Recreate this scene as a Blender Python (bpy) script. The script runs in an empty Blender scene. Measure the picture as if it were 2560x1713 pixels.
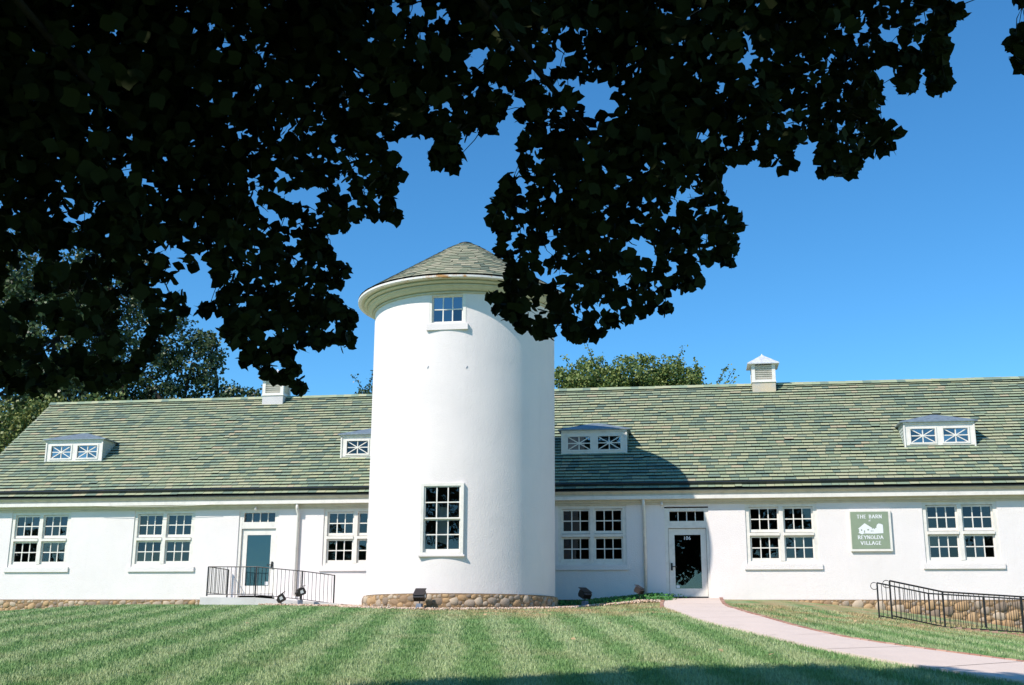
import bpy, math, random
import numpy as np
from mathutils import Vector, Matrix
R = math.radians
random.seed(7); rng = np.random.default_rng(7)
scn = bpy.context.scene; col = scn.collection

# ------------------------------------------------------------------ camera, sky, sun, exposure
CAM = Vector((6.618, -36.783, -1.116)); YAW, PITCH, ROLL = R(-8.8915), R(14.1578), R(0.2889)
fw = Vector((math.sin(YAW)*math.cos(PITCH), math.cos(YAW)*math.cos(PITCH), math.sin(PITCH)))
r0 = Vector((math.cos(YAW), -math.sin(YAW), 0)); u0 = r0.cross(fw)
rr = r0*math.cos(ROLL)+u0*math.sin(ROLL); uu = u0*math.cos(ROLL)-r0*math.sin(ROLL)
cd = bpy.data.cameras.new('camera'); cam = bpy.data.objects.new('camera', cd); col.objects.link(cam)
M = Matrix((rr, uu, -fw)).transposed().to_4x4(); M.translation = CAM
cam.matrix_world = M; cd.sensor_width = 36; cd.lens = 40.973; cd.clip_start = 0.1; cd.clip_end = 3000
scn.camera = cam
SAZ, SEL = R(41.0), R(44.5)                       # heading the light travels to (from +y towards +x), elevation
w = bpy.data.worlds.new('World'); scn.world = w; w.use_nodes = True
nt = w.node_tree; nt.nodes.clear()
sky = nt.nodes.new('ShaderNodeTexSky'); sky.sky_type = 'NISHITA'; sky.sun_disc = False
sky.sun_elevation = SEL; sky.sun_rotation = SAZ+math.pi; sky.altitude = 1200; sky.air_density = 1.0; sky.dust_density = 0.0; sky.ozone_density = 4.0
hs = nt.nodes.new('ShaderNodeHueSaturation'); hs.inputs['Saturation'].default_value = 1.2
mul = nt.nodes.new('ShaderNodeMix'); mul.data_type = 'RGBA'; mul.blend_type = 'MULTIPLY'; mul.inputs[0].default_value = 1; mul.inputs[7].default_value = (.90, 1.23, 1.22, 1)
bg = nt.nodes.new('ShaderNodeBackground'); bg.inputs['Strength'].default_value = 0.148
wo = nt.nodes.new('ShaderNodeOutputWorld')
nt.links.new(sky.outputs[0], hs.inputs['Color']); nt.links.new(hs.outputs[0], mul.inputs[6]); nt.links.new(mul.outputs[2], bg.inputs[0]); nt.links.new(bg.outputs[0], wo.inputs[0])
sd = bpy.data.lights.new('sun', 'SUN'); sd.energy = 5.0; sd.angle = R(0.53); sd.color = (1.0, 0.93, 0.845)
sun = bpy.data.objects.new('sun', sd); col.objects.link(sun)
Ld = Vector((math.sin(SAZ)*math.cos(SEL), math.cos(SAZ)*math.cos(SEL), -math.sin(SEL)))
sun.rotation_euler = Ld.to_track_quat('-Z', 'Y').to_euler(); sun.location = (-20, -50, 40)
scn.view_settings.view_transform = 'Standard'; scn.view_settings.look = 'None'
scn.view_settings.exposure = 0.12; scn.view_settings.gamma = 1; scn.view_settings.use_curve_mapping = False
scn.render.engine = 'CYCLES'
scn.cycles.transparent_max_bounces = 12; scn.cycles.max_bounces = 6

# ------------------------------------------------------------------ materials
def mat(name, build):
    m = bpy.data.materials.new(name); m.use_nodes = True
    n = m.node_tree; n.nodes.clear(); out = n.nodes.new('ShaderNodeOutputMaterial')
    s = build(n); n.links.new(s, out.inputs['Surface']); return m
def nd(n, t, **k):
    x = n.nodes.new(t)
    for a, b in k.items():
        if a.startswith('i_'):
            key = a[2:]; key = int(key) if key.isdigit() else key.replace('_', ' ')
            x.inputs[key].default_value = b
        else: setattr(x, a, b)
    return x
def noise(n, scale, detail=3, coord=None, rough=.6, dist=0):
    t = nd(n, 'ShaderNodeTexNoise', i_Scale=scale, i_Detail=detail, i_Roughness=rough, i_Distortion=dist)
    if coord is not None: n.links.new(coord, t.inputs['Vector'])
    return t.outputs['Fac']
def pos(n): return n.nodes.new('ShaderNodeNewGeometry').outputs['Position']
def objc(n): return n.nodes.new('ShaderNodeTexCoord').outputs['Object']
def ramp(n, fac, stops, interp='LINEAR'):
    r = nd(n, 'ShaderNodeValToRGB'); r.color_ramp.interpolation = interp
    e = r.color_ramp.elements
    while len(e) < len(stops): e.new(.5)
    for i, (p, c) in enumerate(stops): e[i].position = p; e[i].color = (*c, 1)
    n.links.new(fac, r.inputs[0]); return r.outputs[0]
def mixc(n, fac, a, b, mode='MIX'):
    m = nd(n, 'ShaderNodeMix', data_type='RGBA', blend_type=mode)
    for s, v in ((0, fac), (6, a), (7, b)):
        if isinstance(v, (int, float)): m.inputs[s].default_value = v
        elif isinstance(v, tuple): m.inputs[s].default_value = (*v, 1)
        else: n.links.new(v, m.inputs[s])
    return m.outputs[2]
def math_(n, op, a, b=0.0):
    m = nd(n, 'ShaderNodeMath', operation=op)
    for i, v in enumerate((a, b)):
        if isinstance(v, (int, float)): m.inputs[i].default_value = v
        else: n.links.new(v, m.inputs[i])
    return m.outputs[0]
def bsdf(n, color, rough=.7, spec=.3, bump=None, bstr=.3, bdist=.01, metal=0.0):
    b = nd(n, 'ShaderNodeBsdfPrincipled', i_Roughness=rough, i_Metallic=metal); b.inputs['Specular IOR Level'].default_value = spec
    if isinstance(color, tuple): b.inputs['Base Color'].default_value = (*color, 1)
    else: n.links.new(color, b.inputs['Base Color'])
    if bump is not None:
        bp = nd(n, 'ShaderNodeBump', i_Strength=bstr, i_Distance=bdist); n.links.new(bump, bp.inputs['Height']); n.links.new(bp.outputs[0], b.inputs['Normal'])
    return b.outputs[0]
def plaster(base, dirt):
    def f(n):
        p = pos(n); a = noise(n, 0.7, 5, p); st = noise(n, 3, 4, p)
        mp = nd(n, 'ShaderNodeMapping'); mp.inputs['Scale'].default_value = (3.0, 3.0, .35); n.links.new(p, mp.inputs[0])
        streak = ramp(n, noise(n, 1.6, 5, mp.outputs[0]), [(.54, (0, 0, 0)), (.78, (1, 1, 1))])
        c = mixc(n, ramp(n, a, [(.35, (0, 0, 0)), (.75, (1, 1, 1))]), base, dirt)
        c = mixc(n, math_(n, 'MULTIPLY', streak, .14), c, tuple(x*.80 for x in dirt))
        sp = ramp(n, noise(n, 45, 2, p), [(.74, (0, 0, 0)), (.78, (1, 1, 1))]); c = mixc(n, math_(n, 'MULTIPLY', sp, .12), c, (.42, .40, .36))
        h = math_(n, 'ADD', math_(n, 'MULTIPLY', noise(n, 26, 4, p, .7), 1.0), math_(n, 'MULTIPLY', noise(n, 1.6, 2, p), 1.2))
        return bsdf(n, c, .85, .15, h, .8, .012)
    return f
def paint(c, r=.5, dirt=.08):
    def f(n):
        p = pos(n); a = noise(n, 5, 4, p); k = mixc(n, ramp(n, a, [(.45, (0, 0, 0)), (.8, (1, 1, 1))]), c, tuple(x*(1-dirt*2.2) for x in c))
        return bsdf(n, k, r, .35, noise(n, 30, 2, p), .12, .004)
    return f
def metal(c, r=.5, m=0.0):
    def f(n):
        p = pos(n); k = mixc(n, ramp(n, noise(n, 9, 4, p), [(.4, (0, 0, 0)), (.75, (1, 1, 1))]), c, tuple(min(1, x*.62) for x in c))
        return bsdf(n, k, r, .5, noise(n, 40, 2, p), .1, .002, m)
    return f
PL = mat('silo_plaster', plaster((.83, .755, .725), (.765, .70, .675)))
PLW = mat('barn_plaster', plaster((.84, .77, .745), (.79, .73, .705)))
WOOD = mat('white_painted_wood', paint((.81, .76, .69), .45))
CREAM = mat('cream_trim', paint((.66, .60, .47), .5))
SOFF = mat('soffit_boards', paint((.62, .56, .45), .6))
GREENW = mat('grey_green_shingle', paint((.46, .50, .45), .6, .12))
LEAD = mat('lead_flashing', metal((.25, .30, .33), .42, .25))
COPP = mat('pale_metal_roof', metal((.70, .70, .72), .4, .1))
BLACKM = mat('black_metal', metal((.018, .016, .016), .45))
BRONZE = mat('bronze_metal', metal((.030, .020, .018), .4))
GREYB = mat('grey_metal_box', metal((.20, .23, .30), .5))
GUTT = mat('dark_gutter', metal((.028, .034, .036), .4))
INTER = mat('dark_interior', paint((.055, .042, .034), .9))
PAPER = mat('white_paper', paint((.8, .8, .82), .8, .02))
BLACKR = mat('rubber', paint((.03, .03, .03), .7))
def glass(tint, refl, dark=0.0, body=(.02, .02, .02)):
    def f(n):
        g = nd(n, 'ShaderNodeBsdfGlossy', i_Roughness=.012); g.inputs[0].default_value = (.92, .96, 1, 1)
        bp = nd(n, 'ShaderNodeBump', i_Strength=.10, i_Distance=.02); n.links.new(noise(n, 1.7, 2, pos(n)), bp.inputs['Height']); n.links.new(bp.outputs[0], g.inputs['Normal'])
        t = nd(n, 'ShaderNodeBsdfTransparent'); t.inputs[0].default_value = (*tint, 1)
        fr = nd(n, 'ShaderNodeFresnel', i_IOR=1.5); m = nd(n, 'ShaderNodeMixShader')
        oi = n.nodes.new('ShaderNodeObjectInfo')
        k = math_(n, 'ADD', math_(n, 'MULTIPLY', fr.outputs[0], 1.1), math_(n, 'MULTIPLY', math_(n, 'ADD', oi.outputs['Random'], .35), refl))
        d = nd(n, 'ShaderNodeBsdfDiffuse'); d.inputs[0].default_value = (*body, 1); m2 = nd(n, 'ShaderNodeMixShader', i_0=dark)
        n.links.new(t.outputs[0], m2.inputs[1]); n.links.new(d.outputs[0], m2.inputs[2])
        n.links.new(k, m.inputs[0]); n.links.new(m2.outputs[0], m.inputs[1]); n.links.new(g.outputs[0], m.inputs[2]); return m.outputs[0]
    return f
GLASS = mat('window_glass', glass((.62, .64, .62), .022))
GLASSB = mat('dormer_glass', glass((.3, .34, .45), .2))
GLASST = mat('tinted_door_glass', glass((.2, .4, .45), .03, .6, (.010, .055, .075)))
def attr_col(n, name='tone'): return nd(n, 'ShaderNodeAttribute', attribute_name=name).outputs['Color']
def slate(n):
    p = pos(n); c = attr_col(n)
    c = mixc(n, .35, c, mixc(n, noise(n, 7, 4, p), (.75, .75, .75), (1.2, 1.2, 1.15)), 'MULTIPLY')
    lich = ramp(n, noise(n, .5, 3, p), [(.56, (0, 0, 0)), (.72, (1, 1, 1))]); c = mixc(n, math_(n, 'MULTIPLY', lich, .14), c, (.40, .42, .28))
    return bsdf(n, c, .75, .3, noise(n, 28, 3, p), .35, .006)
SLATE = mat('green_slate', slate)
def stone(n):
    p = pos(n); c = attr_col(n); c = mixc(n, noise(n, 14, 4, p), c, mixc(n, 1.0, c, (1.15, 1.05, .92), 'MULTIPLY'))
    return bsdf(n, c, .85, .2, noise(n, 30, 4, p), .5, .008)
STONE = mat('field_stone', stone)
MORTAR = mat('mortar', lambda n: bsdf(n, mixc(n, noise(n, 6, 4, pos(n)), (.22, .135, .07), (.32, .22, .13)), .95, .1, noise(n, 50, 3, pos(n)), .6, .01))
BRICK = mat('brick', stone)
def concrete(n):
    p = pos(n); c = mixc(n, noise(n, 1.2, 5, p), (.77, .62, .52), (.66, .54, .46)); c = mixc(n, ramp(n, noise(n, 90, 2, p), [(.55, (0, 0, 0)), (.7, (1, 1, 1))]), c, (.52, .41, .37))
    st = ramp(n, noise(n, .8, 4, p), [(.5, (0, 0, 0)), (.75, (1, 1, 1))]); c = mixc(n, math_(n, 'MULTIPLY', st, .3), c, (.52, .43, .37))
    return bsdf(n, c, .9, .15, noise(n, 60, 3, p), .3, .004)
CONC = mat('pink_concrete', concrete)
CONCW = mat('pale_concrete', plaster((.66, .63, .62), (.55, .52, .50)))
BASEM = mat('stained_cupola_base', lambda n: bsdf(n, mixc(n, ramp(n, noise(n, 2.5, 4, pos(n)), [(.4, (0, 0, 0)), (.62, (1, 1, 1))]), (.60, .50, .36), (.46, .45, .42)), .8, .2))
SIGNG = mat('sign_green_paint', paint((.265, .325, .225), .6, .05))
RUSTW = mat('rust_stained_gutter', lambda n: bsdf(n, mixc(n, ramp(n, noise(n, 2.2, 4, pos(n), .7), [(.55, (0, 0, 0)), (.64, (1, 1, 1))]), (.74, .70, .66), (.52, .27, .10)), .6, .3))
# mown bands in the lawn run along this heading
def lawn_col(n, blade):
    p = pos(n); sx = nd(n, 'ShaderNodeSeparateXYZ'); n.links.new(p, sx.inputs[0])
    a = R(-11.2); pw = ramp(n, noise(n, 2.6, 5, p, .75), [(.38, (0, 0, 0)), (.62, (1, 1, 1))])
    u = math_(n, 'SUBTRACT', math_(n, 'MULTIPLY', sx.outputs[0], math.cos(a)), math_(n, 'MULTIPLY', sx.outputs[1], math.sin(a)))
    u = math_(n, 'ADD', u, math_(n, 'MULTIPLY', noise(n, .35, 3, p), .3))
    s = math_(n, 'SINE', math_(n, 'MULTIPLY', u, 2*math.pi/1.02))
    band = ramp(n, math_(n, 'ADD', math_(n, 'MULTIPLY', s, .24), math_(n, 'ADD', math_(n, 'MULTIPLY', noise(n, 1.3, 5, p, .7), 1.5), -.24)), [(.36, (0, 0, 0)), (.64, (1, 1, 1))])
    lo, hi = ((.165, .285, .105), (.330, .405, .210))
    c = mixc(n, band, lo, hi)
    c = mixc(n, math_(n, 'MULTIPLY', pw, .22), c, (.20, .28, .13))
    dry = ramp(n, noise(n, .9, 5, p, .7), [(.52, (0, 0, 0)), (.72, (1, 1, 1))])
    c = mixc(n, math_(n, 'MULTIPLY', dry, .55), c, (.36, .33, .20))
    # parched strip along the crest in front of the silo and the right wing
    yy = nd(n, 'ShaderNodeMapRange', i_1=-11.5, i_2=-9.0); n.links.new(sx.outputs[1], yy.inputs[0])
    xx = nd(n, 'ShaderNodeMapRange', i_1=-2.0, i_2=1.5); n.links.new(sx.outputs[0], xx.inputs[0])
    pn = ramp(n, noise(n, 1.1, 4, p), [(.40, (0, 0, 0)), (.6, (1, 1, 1))])
    c = mixc(n, math_(n, 'MULTIPLY', math_(n, 'MULTIPLY', yy.outputs[0], xx.outputs[0]), math_(n, 'MULTIPLY', pn, .85)), c, (.44, .32, .18))
    fine = noise(n, 26, 3, p); c = mixc(n, .8, c, mixc(n, fine, (.55, .6, .6), (1.5, 1.4, 1.35)), 'MULTIPLY')
    return c, p
def lawn(n):
    c, p = lawn_col(n, False); return bsdf(n, c, .95, .05, noise(n, 34, 4, p), 1.0, .04)
def blades(n):
    c, p = lawn_col(n, True); oi = nd(n, 'ShaderNodeNewGeometry'); c = mixc(n, 1.0, c, mixc(n, oi.outputs['Random Per Island'], (.62, .72, .55), (1.5, 1.42, 1.5)), 'MULTIPLY')
    return bsdf(n, c, .7, .2)
LAWN = mat('lawn', lawn); BLADE = mat('grass_blade', blades)
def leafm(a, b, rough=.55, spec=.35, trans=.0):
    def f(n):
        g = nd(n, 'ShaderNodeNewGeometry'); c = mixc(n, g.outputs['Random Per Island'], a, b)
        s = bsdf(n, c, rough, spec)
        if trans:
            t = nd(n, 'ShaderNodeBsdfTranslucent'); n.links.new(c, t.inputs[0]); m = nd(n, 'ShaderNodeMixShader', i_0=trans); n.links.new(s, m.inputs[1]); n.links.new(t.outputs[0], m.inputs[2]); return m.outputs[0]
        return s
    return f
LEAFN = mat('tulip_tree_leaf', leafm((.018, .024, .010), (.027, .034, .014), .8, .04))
LEAFB = mat('dark_evergreen_leaf', leafm((.014, .034, .012), (.095, .135, .048), .42, .45, .1))
LEAFY = mat('yellow_green_leaf', leafm((.035, .085, .02), (.25, .27, .08), .5, .35, .15))
LEAFR = mat('fresh_green_leaf', leafm((.04, .10, .02), (.29, .33, .09), .5, .35, .2))
LEAFG = mat('ground_cover_leaf', leafm((.03, .13, .03), (.09, .26, .05), .5, .3, .1))
DRYL = mat('fallen_leaf', leafm((.50, .30, .12), (.42, .33, .2), .7, .2))
BARK = mat('bark', lambda n: bsdf(n, mixc(n, noise(n, 9, 5, pos(n)), (.022, .018, .014), (.045, .037, .029)), .95, .1, noise(n, 20, 5, pos(n)), .8, .02))
GRAV = mat('gravel', lambda n: bsdf(n, ramp(n, n.nodes.new('ShaderNodeNewGeometry').outputs['Random Per Island'], [(0, (.50, .32, .20)), (.35, (.62, .47, .36)), (.7, (.70, .58, .48)), (1, (.42, .25, .15))]), .9, .15))

# ------------------------------------------------------------------ mesh helpers
class MB:
    def __init__(s): s.v = []; s.f = []; s.c = []
    def add(s, vs, fs, c=None):
        o = len(s.v); s.v += [tuple(v) for v in vs]; s.f += [tuple(i+o for i in f) for f in fs]; s.c += [c]*len(fs); return s
    def box(s, x0, x1, y0, y1, z0, z1, c=None, M=None):
        vs = [(x, y, z) for z in (z0, z1) for y in (y0, y1) for x in (x0, x1)]
        if M is not None: vs = [M @ Vector(v) for v in vs]
        return s.add(vs, [(0, 2, 3, 1), (4, 5, 7, 6), (0, 1, 5, 4), (2, 6, 7, 3), (0, 4, 6, 2), (1, 3, 7, 5)], c)
    def tube(s, pts, rad, n=6, cap=True):
        pts = [Vector(p) for p in pts]; rs = rad if isinstance(rad, (list, tuple)) else [rad]*len(pts); vs = []
        for i, p in enumerate(pts):
            d = (pts[min(i+1, len(pts)-1)]-pts[max(i-1, 0)]).normalized()
            a = d.cross(Vector((0, 0, 1)) if abs(d.z) < .9 else Vector((1, 0, 0))).normalized(); b = d.cross(a)
            vs += [p+(a*math.cos(2*math.pi*k/n)+b*math.sin(2*math.pi*k/n))*rs[i] for k in range(n)]
        fs = [(i*n+k, i*n+(k+1) % n, (i+1)*n+(k+1) % n, (i+1)*n+k) for i in range(len(pts)-1) for k in range(n)]
        if cap: fs += [tuple(range(n))[::-1], tuple((len(pts)-1)*n+k for k in range(n))]
        return s.add(vs, fs)
    def prism(s, poly, y0, y1, c=None):     # polygon in x,z pushed along y
        n = len(poly); vs = [(x, y0, z) for x, z in poly]+[(x, y1, z) for x, z in poly]
        return s.add(vs, [tuple(range(n)), tuple(range(n, 2*n))[::-1]]+[(i, i+n, (i+1) % n+n, (i+1) % n) for i in range(n)], c)
    def mesh(s, name, m, smooth=False):
        me = bpy.data.meshes.new(name); me.from_pydata(s.v, [], s.f)
        if m: me.materials.append(m)
        if any(c is not None for c in s.c):
            a = me.color_attributes.new('tone', 'FLOAT_COLOR', 'CORNER'); k = 0; buf = np.ones((len(me.loops), 4), np.float32)
            for p, c in zip(me.polygons, s.c):
                buf[p.loop_start:p.loop_start+p.loop_total, :3] = c if c is not None else (.5, .5, .5)
            a.data.foreach_set('color', buf.ravel())
        if smooth: me.polygons.foreach_set('use_smooth', [True]*len(me.polygons))
        me.update(); return me
    def build(s, name, m, parent=None, loc=(0, 0, 0), smooth=False, kind=None, **kw):
        return link(name, s.mesh(name, m, smooth), parent, loc, kind=kind, **kw)
def link(name, me, parent=None, loc=(0, 0, 0), rot=(0, 0, 0), scale=(1, 1, 1), kind=None, label=None, cat=None, group=None):
    o = bpy.data.objects.new(name, me); col.objects.link(o); o.parent = parent; o.location = loc; o.rotation_euler = rot; o.scale = scale
    if kind: o['kind'] = kind
    if label: o['label'] = label
    if cat: o['category'] = cat
    if group: o['group'] = group
    return o
def thing(name, label, cat, loc=(0, 0, 0), rot=(0, 0, 0), group=None): return link(name, None, None, loc, rot, label=label, cat=cat, group=group)
def npmesh(name, V, F, m, smooth=False):       # V (n,3); F (k,3 or 4) arrays
    me = bpy.data.meshes.new(name); k, q = F.shape
    me.vertices.add(len(V)); me.vertices.foreach_set('co', V.astype(np.float32).ravel())
    me.loops.add(k*q); me.loops.foreach_set('vertex_index', F.astype(np.int32).ravel())
    me.polygons.add(k); me.polygons.foreach_set('loop_start', np.arange(0, k*q, q, dtype=np.int32)); me.polygons.foreach_set('loop_total', np.full(k, q, np.int32))
    if m: me.materials.append(m)
    me.update(calc_edges=True); me.validate(); return me
def scatter(base_v, base_f, P, A, B, N, S):     # copies of a small shape at P with axes A,B,N scaled by S
    nv = len(base_v); V = (P[:, None]+S[:, None, None]*(base_v[None, :, 0:1]*A[:, None]+base_v[None, :, 1:2]*B[:, None]+base_v[None, :, 2:3]*N[:, None])).reshape(-1, 3)
    F = (base_f[None]+(np.arange(len(P))*nv)[:, None, None]).reshape(-1, base_f.shape[1]); return V, F
def frames(n, bias=None, k=0.0):
    N = rng.normal(size=(n, 3))
    if bias is not None: N = N/np.linalg.norm(N, axis=1)[:, None]*(1-k)+np.array(bias)*k
    N /= np.linalg.norm(N, axis=1)[:, None]; T = rng.normal(size=(n, 3)); A = np.cross(N, T); A /= np.linalg.norm(A, axis=1)[:, None]; return A, np.cross(N, A), N

# ------------------------------------------------------------------ ground
def prof(xs, zs): return lambda x: np.interp(x, xs, zs)
WALLZ = prof([-60, -24, -19, -16.4, -12.8, -9.8, -3, 0, 3, 5.2, 7.4, 9.2, 11.8, 14, 16, 22, 60], [-1.6, -.9, -.6, -.45, -.345, -.17, -.27, -.33, -.27, -.03, .0, -.02, -.27, -.55, -.84, -1.3, -2.2])
CREST = prof([-60, -20, -12, -9.5, -5, -3, 0, 3, 6, 8, 11.3, 14.3, 18, 60], [-2.05, -.80, -.55, -.375, -.375, -.43, -.485, -.46, -.40, -.46, -.76, -1.06, -1.45, -2.6])
def ground(x, y):
    x = np.asarray(x, float); y = np.asarray(y, float); a = WALLZ(x); b = CREST(x); front = -2.72-.012*(x-6.6)
    t = np.clip((-y-.3)/6.4, 0, 1); t = t*t*(3-2*t)*.5+t*.5; s = np.clip((-y-6.7)/30.1, 0, 1.0); over = np.clip((-y-36.8)/60, 0, 1)
    z = (a*(1-t)+b*t)*(1-s**1.04)+front*s**1.04-over*1.5
    back = np.clip((y-10)/40, 0, 1); return z-back*2
def gz(x, y): return float(ground(x, y))
xs = np.concatenate([np.linspace(-400, -32, 24), np.arange(-30, 30.01, .25), np.linspace(32, 400, 24)]); ys = np.concatenate([np.linspace(-300, -42, 20), np.arange(-40, .01, .25), np.linspace(1, 600, 40)])
X, Y = np.meshgrid(xs, ys); Z = ground(X, Y); nx, ny = len(xs), len(ys)
V = np.stack([X, Y, Z], -1).reshape(-1, 3); I = (np.arange(ny-1)[:, None]*nx+np.arange(nx-1)[None]).ravel()
o = link('lawn_ground', npmesh('lawn_ground', V, np.stack([I, I+1, I+nx+1, I+nx], 1), LAWN), kind='structure')
o.data.polygons.foreach_set('use_smooth', [True]*len(o.data.polygons))

# path from the right door towards the viewer
PR = [(7.28, -.02), (7.26, -2.0), (7.28, -4.14), (7.42, -6.5), (7.73, -8.97), (8.1, -11), (8.41, -12.55), (8.75, -13.9), (9.16, -15.14), (9.65, -15.9), (10.1, -16.48), (11.38, -17.93), (13.2, -19.6), (15.5, -21.3), (19, -23.4), (24, -25.6)]
PLf = [(5.72, -.02), (5.70, -2.0), (5.72, -4.6), (5.80, -7.0), (6.25, -9.6), (6.6, -11.6), (7.1, -13.6), (7.62, -15.27), (8.0, -16.6), (8.45, -17.9), (9.25, -19.4), (10.55, -21.12), (12.6, -22.7), (15.2, -24.1), (18.6, -25.6), (24, -27.6)]
def resample(P, n):
    P = np.array(P); d = np.r_[0, np.cumsum(np.hypot(*np.diff(P, axis=0).T))]; t = np.linspace(0, d[-1], n); return np.stack([np.interp(t, d, P[:, 0]), np.interp(t, d, P[:, 1])], 1), d[-1]

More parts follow.
